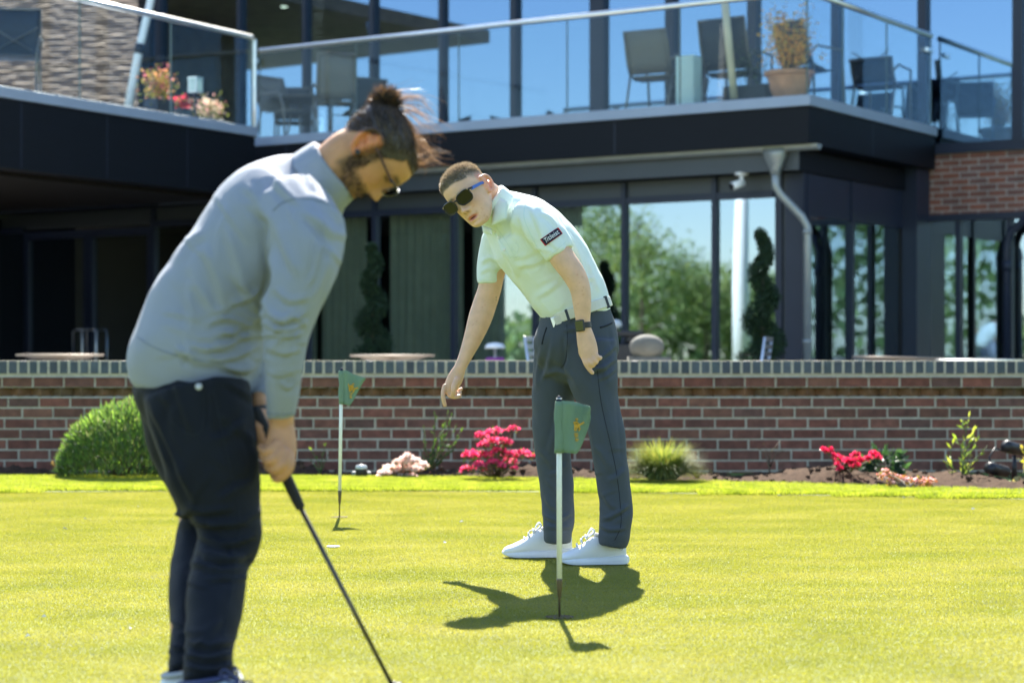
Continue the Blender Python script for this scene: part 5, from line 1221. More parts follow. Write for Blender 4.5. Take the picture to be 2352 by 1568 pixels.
folds(tme, [([(1240, 868), (1278, 852), (1322, 866)], .004, 8), ([(1335, 770), (1372, 846), (1400, 832)], .005, 8), ([(1350, 838), (1385, 818), (1414, 792)], .0055, 6), ([(1352, 856), (1388, 842), (1414, 822)], .005, 6), ([(1372, 872), (1394, 862), (1414, 846)], .004, 5), ([(1302, 770), (1308, 820), (1300, 860)], .005, 8),
            ([(1272, 772), (1262, 830), (1244, 882)], .005, 8), ([(1244, 792), (1236, 850), (1230, 900)], .004, 7), ([(1292, 760), (1318, 756), (1340, 768)], .004, 6), ([(1302, 905), (1280, 980), (1258, 1050)], .004, 9), ([(1345, 940), (1362, 1000), (1370, 1060)], .004, 9),
            ([(1236, 1030), (1258, 1052), (1272, 1080)], .003, 8), ([(1304, 1060), (1284, 1082), (1258, 1092)], .0035, 7), ([(1368, 1022), (1390, 1050), (1402, 1078)], .003, 8), ([(1440, 1072), (1416, 1096), (1392, 1104)], .0035, 8),
            ([(1384, 1128), (1400, 1156), (1420, 1166)], .003, 7), ([(1382, 1190), (1404, 1186), (1446, 1158)], .006, 6), ([(1378, 1204), (1400, 1216), (1440, 1212)], .005, 5), ([(1250, 1138), (1268, 1162), (1290, 1168)], .003, 7), ([(1246, 1178), (1276, 1194), (1316, 1176)], .006, 6), ([(1254, 1204), (1282, 1212), (1314, 1208)], .004, 5),
            ([(1384, 900), (1398, 960), (1410, 1040)], .003, 8), ([(1424, 900), (1430, 980), (1438, 1060)], .003, 7)])
crumple(tme, 12, (1235, 1010, 1450, 1240), 12, 30, 50, .003, 6, 6); crumple(tme, 8, (1230, 760, 1420, 980), 70, 20, 90, .003, 7, 8)
ripple(tme, .004, 5, 9)
tro = finish_cloth('trousers', tme, M['slate'], person); S2 = Surf(tme)
M['dkseam'] = cloth('dark_seam', (.018, .022, .03), .9)
b = MB(); b.tube([S2.hit(x, y, .0002)[0] for x, y in cr([(1352, 735), (1366, 790), (1374, 870), (1382, 930), (1400, 1010), (1415, 1080), (1424, 1150), (1426, 1205), (1412, 1240)], 7)], .0013, 5); b.build('side_seam', M['dkseam'], tro)
b = MB(); b.tube([S2.hit(x, y, .0002)[0] for x, y in cr([(1302, 745), (1303, 790), (1298, 830), (1288, 845)], 6)], .0012, 5); b.build('fly_seam', M['dkseam'], tro)
b = MB(); b.tube([S2.hit(x, y, .001)[0] for x, y in cr([(1378, 752), (1392, 748), (1405, 742)], 6)], .0035, 6); b.build('pocket', M['dkseam'], tro, smooth=True)
b = MB(); b.tube([S2.hit(x, y, .001)[0] for x, y in cr([(1256, 752), (1250, 770), (1245, 790)], 6)], .003, 6); b.build('pocket', M['dkseam'], tro, smooth=True)
# belt
M['belt'] = mat('white_leather_belt', (.62, .62, .54), .5, noise=.05, nscale=20)
bt = MB(); bc = at(1327, 716, 7.60); tv = Vector((-.316, 0, .949)); ux = Vector((.949, 0, .316)); rg = []
for zz, e in ((-.019, 1.0), (-.017, 1.012), (.017, 1.012), (.019, 1.0)):
    rg.append([bc+tv*zz+ux*(.1335*e*math.cos(a))+Vector((0, 1, 0))*(.157*e*math.sin(a)) for a in [2*math.pi*k/48 for k in range(48)]])
belt = bt.rings(rg).build('belt', M['belt'], person, smooth=False, bevel=.002); bm_ = Surf(belt.data)
def bandpt(x, y, off): return bm_.hit(x, y, off)
for x, y in ((1304, 724), (1392, 694), (1262, 739)):
    b = MB(); q, n = bandpt(x, y, .003); b.obox(q, ux*.0052, n*.003, tv*.024); b.build('belt_loop', M['slate'], tro, bevel=.0015)
b = MB(); q, n = bandpt(1276, 737, .003); b.obox(q, ux*.013, n*.0025, tv*.0185); b.build('buckle', M['steel'], belt, bevel=.002)
b = MB(); q, n = bandpt(1287, 732, .004); b.obox(q, ux*.020, n*.0015, tv*.0150); b.build('belt_end', M['belt'], belt, bevel=.002)
# shoes
M['shoew'] = mat('white_shoe_leather', (.74, .76, .78), .5, noise=.03, nscale=30, bump=.05, bscale=200)
M['solew'] = mat('white_sole', (.70, .74, .80), .45, noise=.06, nscale=15)
M['lacew'] = mat('white_lace', (.8, .8, .8), .8); M['liner'] = mat('grey_lining', (.42, .43, .44), .9)
def foot(xh, yh, xt, yt): a, b_ = gnd(xh, yh, .0), gnd(xt, yt, .0); return a, b_
hl = gnd(1438, 1297); sn, M4a = shoe('near', person, (hl.x, hl.y+.01, .004), math.atan2(-.06, -1)+0, (M['shoew'], M['solew'], M['lacew'], M['liner']), .248)
hl = gnd(1314, 1281); sf, M4b = shoe('far', person, (hl.x, hl.y+.01, .004), math.atan2(-.03, -1), (M['shoew'], M['solew'], M['lacew'], M['liner']), .268)
b = MB(); b.obox(M4a@Vector((.285*.9, 0, .018)), M4a.to_3x3()@Vector((.006, 0, 0)), M4a.to_3x3()@Vector((0, .014, 0)), Vector((0, 0, .010))); b.build('toe_guard', M['chframe'], sn, bevel=.003)
b = MB(); b.obox(M4b@Vector((.285*.925, 0, .020)), M4b.to_3x3()@Vector((.006, 0, 0)), M4b.to_3x3()@Vector((0, .014, 0)), Vector((0, 0, .010))); b.build('toe_guard', M['chframe'], sf, bevel=.003)

me = unit(text_mesh('FJ', 1, 0, .1), 0, 1, 0, 1); V, _ = VN(me); p0 = M4a@Vector((.022, .0335, .062))
ax_ = -(M4a.to_3x3()@Vector((1, 0, 0)))
out = [tuple(Vector((p0.x, p0.y-.0, p0.z))+ax_*-1*-(x-.5)*.012*1+Vector((0, -.0035, 0))+Zz*(y-.5)*.014) for x, y, z in V]
setV(me, np.array(out)); fin(me, 'lettering', M['navy'], sn)
# sunglasses
M['lens'] = mat('dark_green_lens', (.008, .009, .004), .08, spec=.4); M['gframe'] = mat('black_acetate', (.010, .010, .010), .25); M['blue'] = mat('blue_temple', (.04, .12, .38), .35)
M['brass'] = mat('brass_stud', (.7, .55, .3), .3, metal=1)
def glasses(pl, parent, fm, lm, tm, w=.0300, h=.0228, yf=.113, zc=.002, thick=.0042, name='sunglasses', clear=False):
    fb = MB(); root = None; lens = []
    for sx in (-1, 1):
        cx = sx*.0375; pts = []
        for k in range(28):
            a = 2*math.pi*k/28; ca, sa = math.cos(a), math.sin(a); x = cx+sx*w*math.copysign(abs(ca)**.6, ca)*(1 if sa > -.3 else .94); z = zc+h*math.copysign(abs(sa)**.7, sa)+(.003 if sa > 0 else 0)*ca*1
            pts.append(Vector((x, yf-6.5*(x*x)*.55-.006*max(0, -sa), z)))
        lens.append(pts); q = [pl(p) for p in pts]; fb.tube(q+[q[0], q[1]], thick*.62, 8, cap=False)
    fb.tube([pl(Vector((-.0085, yf+.001, zc+.008))), pl(Vector((0, yf+.003, zc+.010))), pl(Vector((.0085, yf+.001, zc+.008)))], thick*.8, 8)
    for sx in (-1, 1):
        p = Vector((sx*.0705, yf-.019, zc+.016)); fb.tube([pl(Vector((sx*.065, yf-.014, zc+.017))), pl(p), pl(Vector((sx*.076, yf-.032, zc+.013)))], thick, 8)
    fr__ = fb.build(name, fm, parent, smooth=True)
    for pts in lens:
        c = sum(pts, Vector())/len(pts); b = MB(); n = len(pts)
        v = [pl(c+Vector((0, .0015, 0)))]+[pl(p+Vector((0, .0005, 0))) for p in pts]+[pl(c-Vector((0, .0015, 0)))]+[pl(p-Vector((0, .0015, 0))) for p in pts]
        b.add(v, [(0, 1+k, 1+(k+1) % n) for k in range(n)]+[(n+1, n+2+(k+1) % n, n+2+k) for k in range(n)]); b.build('lens', lm, fr__, smooth=True)
    for sx in (-1, 1):
        rows = []
        kk = .5 if clear else 1.0
        for y, z, x, hh in ((yf-.024, zc+.012, .0735, .0065), (.05, zc+.010, .0775, .0058), (.015, zc+.008, .0795, .0052), (-.008, zc+.004, .0795, .005), (-.022, zc-.012, .078, .005)):
            rows.append([pl(Vector((sx*(x+dx), y, z+dz*kk))) for dx, dz in ((-.0012, -hh), (.0012, -hh), (.0012, hh), (-.0012, hh))])
        b = MB(); b.rings(rows); b.build('temple', tm, fr__, bevel=.0006)
        if not clear:
            b = MB(); b.ball(pl(Vector((sx*.067, yf-.013, zc+.018))), .0022, 8, 6); b.build('stud', M['brass'], fr__)
    return fr__
glasses(ym, person, M['gframe'], M['lens'], M['blue'])
# wrist watch
M['screen'] = mat('dark_watch_glass', (.03, .035, .012), .08, spec=.7, coat=.4)
wd = (at(1341, 760, 7.35)-at(1338, 735, 7.35)).normalized(); wc = at(1339.5, 747, 7.35); wx = wd.cross(Vector((0, 1, 0))).normalized()
b = MB(); b.rings([[wc+wd*s+wx*(.0285*e*math.cos(a))+Vector((0, 1, 0))*(.028*e*math.sin(a)) for a in [2*math.pi*k/28 for k in range(28)]] for s, e in ((-.011, 1.0), (-.010, 1.08), (.010, 1.08), (.011, 1.0))])
wat = b.build('wrist_watch', M['black'], person, smooth=False, bevel=.001)
wn = (Vector((-.42, -.9, 0))).normalized(); wn = (wn-wd*wn.dot(wd)).normalized(); wu = wn.cross(wd)
b = MB(); b.obox(wc+wn*.031, wu*.0185, wn*.0055, wd*.0215); case = b.build('watch_case', M['black'], wat, bevel=.005)
b = MB(); b.obox(wc+wn*.0368, wu*.0150, wn*.0008, wd*.018); b.build('watch_face', M['screen'], wat, bevel=.0006)
# small tattoo letters on the inner arm
S4 = Surf(bme); M['ink'] = mat('tattoo_ink', (.06, .05, .05), .6)
first = None
for i, ch_ in enumerate('XIMMV'):
    me = unit(text_mesh(ch_, 1, 0), .0, 1, 0, 1); y = 683+i*6.6; hw = 1.7 if ch_ != 'I' else .7
    S4.decal(me, [(1139.5-hw, y-2.2), (1139.5+hw, y-2.2), (1139.5+hw-.2, y+2.2), (1139.5-hw-.2, y+2.2)], .0008)
    o = fin(me, 'tattoo', M['ink'], person)
# ================================================================ GOLFER WITH THE PUTTER
GF, GU = (.35, .06, -.935), (.935, .0, .35)
gm = placer(859, 345, 4.62, GF, GU, 1.0)
gb = MB()
def squash(V):
    V = V.copy(); V[:, 2] = np.where(V[:, 2] > 0, V[:, 2]*.84, V[:, 2]); return V
add_head(gb, hV2 := squash(head_grid(nose=1.05)[0]), hF, hn, ha, gm); add_ear(gb, 1, gm, 1.1, -.004); add_ear(gb, -1, gm, 1.1, -.004)
limb(gb, [(700, 452, 4.64, 60, .08), (752, 404, 4.63, 62, .064), (800, 358, 4.62, 60, .062), (825, 342, 4.62, 55, .06)], sub=4)
limb(gb, [(445, 900, 4.66, 80, .10), (458, 800, 4.66, 86, .11), (520, 670, 4.66, 95, .13), (620, 530, 4.66, 95, .13), (690, 460, 4.65, 70, .1)])
# near (right) arm
limb(gb, [(690, 500, 4.49, 55, .06), (690, 590, 4.44, 52, .055), (672, 720, 4.43, 40, .046), (655, 830, 4.46, 34, .040), (648, 920, 4.48, 29, .034), (647, 965, 4.49, 28.5, .030), (647, 990, 4.49, 30, .026)])
# far (left) arm
limb(gb, [(700, 520, 4.80, 50, .06), (670, 700, 4.82, 42, .048), (625, 830, 4.74, 34, .04), (600, 905, 4.66, 24, .03), (596, 935, 4.62, 22, .026)])
# near hand: palm wrapped on the grip
limb(gb, [(648, 978, 4.49, 29, .024), (647, 1005, 4.485, 34, .027), (645, 1030, 4.48, 37, .030), (645, 1052, 4.475, 35, .030), (648, 1070, 4.475, 28, .026)], sub=5)
finger(gb, [(668, 1046, 4.455), (664, 1074, 4.44), (648, 1094, 4.45), (634, 1098, 4.475), (628, 1088, 4.50)], .0125, .0095)
finger(gb, [(662, 1038, 4.45), (650, 1066, 4.43), (632, 1078, 4.44), (617, 1072, 4.47), (614, 1062, 4.50)], .0125, .0098)
finger(gb, [(650, 1028, 4.45), (634, 1052, 4.43), (617, 1058, 4.44), (606, 1048, 4.47), (606, 1040, 4.50)], .0122, .0095)
finger(gb, [(636, 1016, 4.455), (620, 1034, 4.435), (606, 1036, 4.45), (598, 1026, 4.48)], .0112, .0085)
finger(gb, [(628, 1000, 4.50), (640, 1040, 4.53), (650, 1075, 4.53)], .0125, .0095)
# far hand above it
limb(gb, [(598, 928, 4.63, 22, .024), (602, 955, 4.61, 28, .026), (612, 985, 4.59, 28, .026), (618, 1005, 4.57, 24, .024)], sub=5)
for i, (a0, b0, c0_) in enumerate((((590, 952), (582, 966), (596, 982)), ((594, 966), (585, 982), (600, 996)), ((598, 980), (588, 996), (604, 1010)), ((604, 994), (595, 1010), (610, 1022)))):
    finger(gb, [(a0[0]+14, a0[1]-6, 4.585), (a0[0], a0[1], 4.562), (b0[0], b0[1], 4.555), (c0_[0], c0_[1], 4.545)], .0112, .0088)
finger(gb, [(614, 955, 4.60), (624, 985, 4.575), (630, 1015, 4.56)], .0120, .0095)
# legs
limb(gb, [(460, 930, 4.60, 66, .06), (500, 1075, 4.53, 75, .075), (525, 1200, 4.52, 55, .055), (490, 1380, 4.45, 50, .05), (474, 1530, 4.30, 30, .036), (470, 1575, 4.26, 28, .034)])
limb(gb, [(430, 930, 4.76, 60, .06), (440, 1075, 4.80, 66, .07), (455, 1190, 4.80, 44, .05), (430, 1380, 4.65, 40, .045), (424, 1520, 4.42, 26, .034), (424, 1560, 4.37, 26, .034)])
gme = union(gb, .0036, 3, .45)
HAIR2 = (.028, .020, .016)
def mask2(L, hd):
    x, y, z = L[:, 0], L[:, 1], np.where(L[:, 2] > 0, L[:, 2]/.84, L[:, 2])
    line = np.where(y > .05, .070, np.interp(y, [-.10, -.06, -.02, .0, .02, .035, .05], [-.055, -.045, .026, .022, -.012, .03, .058]))
    h = np.clip((z-line)/.012, 0, 1)
    beard = np.clip((-.040-.55*(y-.085).clip(-.2, 0)*-.25-z)/.014, 0, 1)*np.clip((y+.002)/.02, 0, 1)*(1-.9*np.exp(-((z+.0735)/.010)**2-(x/.022)**2)*(y > .07))
    side = np.clip((.022-abs(y-.012))/.01, 0, 1)*np.clip((.03-z)/.01, 0, 1)*np.clip((z+.10)/.02, 0, 1)*.75
    return np.clip(np.maximum(np.maximum(h, beard*.55), side), 0, 1)*hd*.95
gcol = skin_cols(gme, gm, (.53, .265, .125), (.48, .18, .12), HAIR2, mask2)
golfer = fin(gme, 'person', M['skin'], smooth=True, cols=gcol)
tag(golfer, 'bearded man in grey blue long sleeved top and dark jeans bent over a putter', 'person')
# hair: tight sides, slicked top, bun with loose blown strands
V = hV2; fc = V[hF].mean(1); nr = np.cross(V[hF[:, 1]]-V[hF[:, 0]], V[hF[:, 3]]-V[hF[:, 0]]); ar = np.linalg.norm(nr, axis=1); nr /= np.maximum(ar[:, None], 1e-9); nr *= np.sign((nr*fc).sum(1))[:, None]
def hairs(n, msk, dirf, ln, w, cols, curl, lift=.001):
    pr = msk*ar; pr = pr/pr.sum(); ix = rng.choice(len(fc), n, p=pr); uv = rng.uniform(-.5, .5, (n, 2))
    R0 = fc[ix]+uv[:, :1]*(V[hF[ix, 1]]-V[hF[ix, 0]])+uv[:, 1:]*(V[hF[ix, 3]]-V[hF[ix, 0]]); D = dirf(R0, nr[ix]); R0 = R0+nr[ix]*lift
    Rw = np.array([gm(v) for v in R0]); Dw = np.array([gm(v+d)-gm(v) for v, d in zip(R0, D)]); return Rw, Dw, ln(R0), w, cols, curl
bunL = np.array([0, -.082, .056])
mh = mask2(fc, np.ones(len(fc), bool))
top = mh*(fc[:, 2] > .020); bd2 = mh*(fc[:, 2] < -.02)*(fc[:, 1] > .0)
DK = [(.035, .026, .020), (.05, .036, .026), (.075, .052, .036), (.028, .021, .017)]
def tob(R0, n): d = bunL-R0; d /= np.linalg.norm(d, axis=1, keepdims=True); d -= n*(d*n).sum(1, keepdims=True)*1.0; return d+n*.03
a_ = hairs(7500, top, tob, lambda r: np.full((len(r), 1), .024), .0008, DK+[(.14, .10, .07), (.20, .14, .09)], .05, .0008); hr = strands('hair', M['hair'], golfer, *a_)  # paler strands mixed in on top: sunlight on the hair put into colour
a_ = hairs(3500, mh*(fc[:, 2] > -.06)*(fc[:, 1] < .05), lambda r, n: n*.6+np.array([0, -.3, -.6]), lambda r: np.full((len(r), 1), .008), .0008, DK, .3, .0); strands('short_hair', M['hair'], hr, *a_)
a_ = hairs(2600, bd2+1e-9, lambda r, n: n*.7+np.array([0, .2, -.7]), lambda r: np.full((len(r), 1), .007), .0006, [(.035, .024, .016), (.06, .038, .022), (.025, .018, .013)], .4, .0); strands('beard', M['hair'], golfer, *a_)
cap = MB(); # slick cap under the strands
m_ = (mh > .6)&(fc[:, 2] > .02); keep = hF[m_]; used = np.unique(keep); mp_ = {int(v): i for i, v in enumerate(used)}
vn = np.zeros_like(V); 
for k in range(4): np.add.at(vn, hF[:, k], nr)
vn /= np.maximum(np.linalg.norm(vn, axis=1, keepdims=True), 1e-9)
cap.add([gm(V[v]+vn[v]*.0022) for v in used], [tuple(mp_[int(i)] for i in f) for f in keep])
M['darkhair'] = mat('dark_hair_cap', (.04, .029, .022), .42, noise=.4, nscale=80, nstretch=(1, 1, 1)); cap.build('hair_cap', M['darkhair'], hr, smooth=True)
bw = gm(bunL+np.array([0, -.012, .008]))
bn = MB(); 
for i in range(3):
    ax1 = Vector((.5, .2, .9)).normalized() if i == 0 else (Vector((-.3, .7, .7)).normalized() if i == 1 else Vector((.9, -.3, .3)).normalized())
    ux1 = ax1.cross(Vector((0, 1, .1))).normalized(); uy1 = ax1.cross(ux1)
    bn.tube([bw+.015*math.cos(a)*ux1+.014*math.sin(a)*uy1 for a in [2*math.pi*k/18 for k in range(19)]],   .011, 10)
bun = bn.build('bun', M['darkhair'], hr, smooth=True)
R0 = rng.normal(size=(1500, 3)); R0 /= np.linalg.norm(R0, axis=1, keepdims=True); Dv = np.cross(R0, np.array([.4, .8, .2]))+.25*R0
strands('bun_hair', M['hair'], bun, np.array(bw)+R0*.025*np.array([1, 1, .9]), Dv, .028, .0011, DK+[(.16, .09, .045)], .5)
b = MB(); tb = gm(bunL*.96); ta = (Vector(bw)-gm(bunL*.75)).normalized(); t1 = ta.cross(Vector((0, 1, 0))).normalized(); t2 = ta.cross(t1)
b.tube([tb+.021*math.cos(a)*t1+.021*math.sin(a)*t2 for a in [2*math.pi*k/20 for k in range(21)]], .0045, 8); b.build('hair_tie', M['black'], bun, smooth=True)
TAN = [(.42, .27, .16), (.52, .35, .22), (.30, .19, .11), (.18, .11, .07)]  # loose strand tips: sunlit look put into the colour
def lock(pts, n, spread, r=.0007):
    V_, F_, C_ = [], [], []
    for i in range(n):
        off = rng.normal(size=3)*spread; off2 = rng.normal(size=3)*spread*3.2
        P = [at(p[0], p[1], p[2]) for p in pts]; m = len(P); P = [Vector(p)+Vector(off*(1-k/(m-1))+off2*(k/(m-1))**1.5+rng.normal(size=3)*.0016) for k, p in enumerate(P)]
        S = cr([tuple(p) for p in P], 5); o = len(V_); k = len(S); c = TAN[rng.integers(0, 4)]; f = rng.uniform(.7, 1.2)
        nrm_ = np.cross(S[-1]-S[0], rng.normal(size=3)); nrm_ /= np.linalg.norm(nrm_)
        for j in range(k):
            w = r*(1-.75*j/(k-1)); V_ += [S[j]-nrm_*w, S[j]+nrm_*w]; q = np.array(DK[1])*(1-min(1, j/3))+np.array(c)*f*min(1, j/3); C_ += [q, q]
        F_ += [(o+2*j, o+2*j+1, o+2*j+3, o+2*j+2) for j in range(k-1)]
    return np.array(V_), np.array(F_), np.array(C_)
LK = [([(905, 240, 4.62), (930, 226, 4.61), (962, 224, 4.60), (985, 236, 4.59), (998, 256, 4.59)], 46), ([(905, 245, 4.62), (940, 240, 4.60), (975, 250, 4.59), (996, 272, 4.58)], 34), ([(912, 250, 4.62), (945, 262, 4.60), (968, 282, 4.59), (992, 300, 4.58)], 30),
      ([(915, 256, 4.62), (936, 285, 4.60), (955, 330, 4.59), (985, 350, 4.58)], 36), ([(918, 262, 4.62), (946, 300, 4.6), (968, 340, 4.59), (1000, 372, 4.57)], 40), ([(915, 262, 4.62), (938, 300, 4.61), (952, 345, 4.61), (960, 380, 4.60)], 34),
      ([(925, 270, 4.62), (955, 315, 4.6), (985, 362, 4.58), (1012, 372, 4.57)], 24), ([(905, 250, 4.62), (950, 255, 4.60), (985, 285, 4.59), (994, 318, 4.58)], 26), ([(890, 232, 4.62), (905, 216, 4.61), (938, 212, 4.6), (960, 214, 4.6)], 22), ([(880, 240, 4.62), (878, 226, 4.61), (895, 216, 4.6)], 18),
      ([(950, 372, 4.60), (975, 374, 4.59), (998, 366, 4.58), (1012, 372, 4.575)], 22), ([(948, 360, 4.60), (968, 352, 4.59), (988, 346, 4.58), (1004, 352, 4.57)], 20), ([(925, 270, 4.62), (965, 300, 4.6), (1000, 345, 4.58)], 16)]
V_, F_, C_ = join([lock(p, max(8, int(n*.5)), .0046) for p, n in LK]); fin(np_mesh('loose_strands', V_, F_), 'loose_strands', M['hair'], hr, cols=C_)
b = MB(); b.lathe(gm(Vector((.085, -.004, -.034))), [(0, 0), (.0062, 0), (.0062, .002), (0, .003)], 12, (0, -1, 0)); b.build('ear_stud', M['black'], golfer)
# spectacles
M['clear'] = glass('spectacle_lens', 0.0, (1, 1, 1), (.62, .6, .52), fres=1.001); M['tort'] = mat('dark_red_temple', (.05, .012, .012), .3)
glasses(gm, golfer, M['gframe'], M['clear'], M['tort'], w=.026, h=.0175, yf=.113, zc=.002, thick=.0026, name='spectacles', clear=True)
# ---- top
M['top'] = cloth('grey_blue_top', (.285, .31, .365), .75, .06, .04, trans=.05)
st = MB()
limb(st, [(432, 872, 4.66, 141, .172), (443, 832, 4.66, 147, .180), (457, 792, 4.66, 148, .180), (482, 722, 4.66, 143, .178), (522, 660, 4.66, 140, .178), (576, 590, 4.66, 146, .185), (640, 508, 4.66, 148, .19), (690, 454, 4.66, 122, .165), (725, 423, 4.65, 88, .11), (742, 408, 4.64, 76, .085)], n=36, sub=4, ex=.95)
limb(st, [(672, 470, 4.53, 82, .085), (700, 520, 4.47, 88, .090), (708, 575, 4.44, 82, .086), (694, 640, 4.425, 72, .078), (672, 705, 4.42, 61, .070), (658, 770, 4.43, 53, .062), (652, 840, 4.45, 45, .052), (649, 900, 4.47, 38, .044), (646, 945, 4.485, 34.5, .038), (646, 962, 4.487, 34, .037)], n=26, round_ends=False)
limb(st, [(690, 520, 4.79, 70, .085), (668, 700, 4.82, 58, .066), (628, 820, 4.75, 46, .052), (606, 880, 4.69, 32, .042), (599, 925, 4.64, 27, .034)], n=24, round_ends=False)
gsm = union(st, .0068, 9)
folds(gsm, [([(628, 480), (622, 560), (632, 640), (612, 700), (604, 780)], .007, 11), ([(400, 610), (430, 560), (470, 530)], .004, 14), ([(470, 560), (500, 640), (520, 720)], .005, 14), ([(520, 520), (545, 600), (575, 690)], .004, 13),
            ([(470, 745), (520, 730), (575, 745)], .006, 9), ([(480, 770), (540, 760), (600, 730)], .006, 9), ([(440, 800), (510, 795), (590, 760)], .006, 9), ([(460, 818), (530, 822), (600, 790)], .005, 9), ([(400, 790), (450, 830), (520, 835)], .004, 9), ([(520, 700), (560, 690), (606, 660)], .005, 9), ([(500, 838), (550, 850), (592, 840)], .006, 8),
            ([(632, 660), (665, 690), (712, 680)], .005, 9), ([(612, 715), (655, 735), (706, 715)], .007, 8), ([(608, 740), (650, 758), (702, 742)], .006, 7), ([(607, 765), (655, 770), (698, 765)], .005, 7), ([(608, 800), (650, 812), (692, 800)], .005, 7),
            ([(640, 520), (660, 580), (690, 640)], .005, 12), ([(700, 480), (740, 520), (770, 560)], .005, 11), ([(760, 560), (745, 620), (720, 690)], .006, 10), ([(735, 540), (728, 610), (712, 660)], .005, 9), ([(640, 870), (660, 890), (684, 872)], .004, 6), ([(614, 850), (640, 862), (672, 856)], .004, 6),
            ([(620, 395), (655, 440), (690, 470)], .005, 12), ([(560, 420), (600, 470), (625, 520)], .004, 13), ([(430, 640), (440, 700), (440, 760)], .004, 13), ([(690, 360), (706, 400), (724, 440)], .004, 9)])
crumple(gsm, 16, (400, 690, 600, 850), 5, 22, 110, .0045, 8, 3); crumple(gsm, 14, (380, 480, 620, 720), 62, 16, 150, .0035, 11, 5)
crumple(gsm, 12, (615, 640, 700, 900), 10, 25, 60, .004, 7, 7); crumple(gsm, 8, (660, 470, 780, 640), 60, 18, 110, .0045, 9, 9)
ripple(gsm, .006, 4, 21)
topo = finish_cloth('long_sleeved_top', gsm, M['top'], golfer); S6 = Surf(gsm)
gc = MB(); limb(gc, [(724, 424, 4.645, 86, .098), (744, 408, 4.64, 84, .088), (766, 390, 4.635, 80, .082), (771, 386, 4.634, 79, .081)], round_ends=False, sub=3)
gcm = union(gc, .006, 3); finish_cloth('collar', gcm, M['top'], topo)
M['topd'] = cloth('top_stitching', (.16, .19, .23), .9)
for pts in ([(744, 330), (716, 350), (706, 362)], [(626, 486), (650, 466), (690, 456), (735, 462), (772, 478)], [(612, 948), (646, 951), (680, 948)], [(316, 774), (360, 800), (430, 822), (520, 836)]):
    b = MB(); b.tube([S6.hit(x, y, .0004)[0] for x, y in cr(pts, 6)], .0013, 5); b.build('stitching', M['topd'], topo)
# ---- jeans
M['denim'] = cloth('dark_denim', (.0060, .0085, .0135), .8, .03, .15, bump=.2)
jn = MB()
limb(jn, [(440, 806, 4.66, 112, .145), (441, 850, 4.66, 125, .158), (443, 885, 4.66, 135, .168), (447, 920, 4.655, 132, .165), (452, 960, 4.65, 118, .14)], n=32)
limb(jn, [(452, 900, 4.57, 126, .115), (470, 985, 4.55, 121, .108), (486, 1070, 4.535, 110, .100), (508, 1145, 4.53, 94, .092), (526, 1200, 4.525, 78, .082), (526, 1243, 4.525, 75, .080), (508, 1290, 4.50, 66, .078), (499, 1350, 4.44, 67, .076), (490, 1420, 4.38, 63, .072), (480, 1485, 4.32, 57, .066), (478, 1535, 4.28, 60, .066), (476, 1578, 4.25, 58, .062)], n=28, round_ends=False)
limb(jn, [(425, 900, 4.76, 112, .115), (432, 985, 4.78, 100, .105), (440, 1060, 4.79, 82, .095), (452, 1130, 4.795, 58, .085), (458, 1185, 4.80, 46, .078), (450, 1240, 4.80, 44, .074), (440, 1310, 4.72, 46, .074), (436, 1380, 4.60, 47, .07), (436, 1440, 4.52, 42, .066), (432, 1500, 4.44, 40, .064), (430, 1566, 4.37, 43, .060)], n=26, round_ends=False)
jme = union(jn, .0068, 7)
folds(jme, [([(420, 1160), (470, 1175), (540, 1165)], .006, 9), ([(432, 1180), (500, 1205), (580, 1195)], .007, 9), ([(455, 1225), (520, 1250), (595, 1225)], .008, 8), ([(450, 1262), (520, 1285), (585, 1268)], .008, 8), ([(445, 1290), (500, 1310), (560, 1295)], .006, 8), ([(470, 1330), (520, 1320), (565, 1300)], .004, 9),
            ([(425, 1470), (480, 1482), (540, 1470)], .007, 8), ([(420, 1500), (475, 1512), (538, 1500)], .008, 8), ([(420, 1528), (480, 1538), (536, 1525)], .006, 7), ([(340, 900), (380, 1000), (420, 1090), (452, 1160)], .007, 11), ([(330, 900), (352, 980), (392, 1090)], .005, 10),
            ([(400, 1175), (418, 1182), (440, 1175)], .006, 7), ([(398, 1480), (410, 1490), (425, 1485)], .006, 6), ([(480, 880), (486, 940), (490, 990)], .0035, 7), ([(400, 870), (430, 960), (440, 1000)], .004, 10), ([(570, 960), (520, 1000), (480, 1010)], .004, 12), ([(585, 1110), (545, 1120), (500, 1150)], .004, 11)])
crumple(jme, 16, (400, 1120, 600, 1540), 10, 28, 90, .005, 8, 13); crumple(jme, 8, (340, 880, 580, 1100), 65, 20, 130, .004, 10, 15)
ripple(jme, .005, 5, 31)
jeans = finish_cloth('jeans', jme, M['denim'], golfer); S7 = Surf(jme)
for pts in ([(372, 868), (392, 872), (470, 884)], [(372, 868), (376, 930), (412, 985), (462, 990), (470, 884)], [(482, 868), (500, 940), (520, 1040), (545, 1140), (552, 1220), (535, 1330), (515, 1440), (505, 1540)]):
    b = MB(); b.tube([S7.hit(x, y, .0004)[0] for x, y in cr(pts, 5)], .0011, 5); b.build('stitching', M['dkseam'], jeans)
q, n_ = S7.hit(457, 888, .002); b = MB(); b.lathe(q, [(0, 0), (.0078, 0), (.0078, .002), (0, .0035)], 14, n_); b.build('rivet', mat('pale_badge', (.55, .55, .52), .4, noise=.05), jeans, smooth=True)
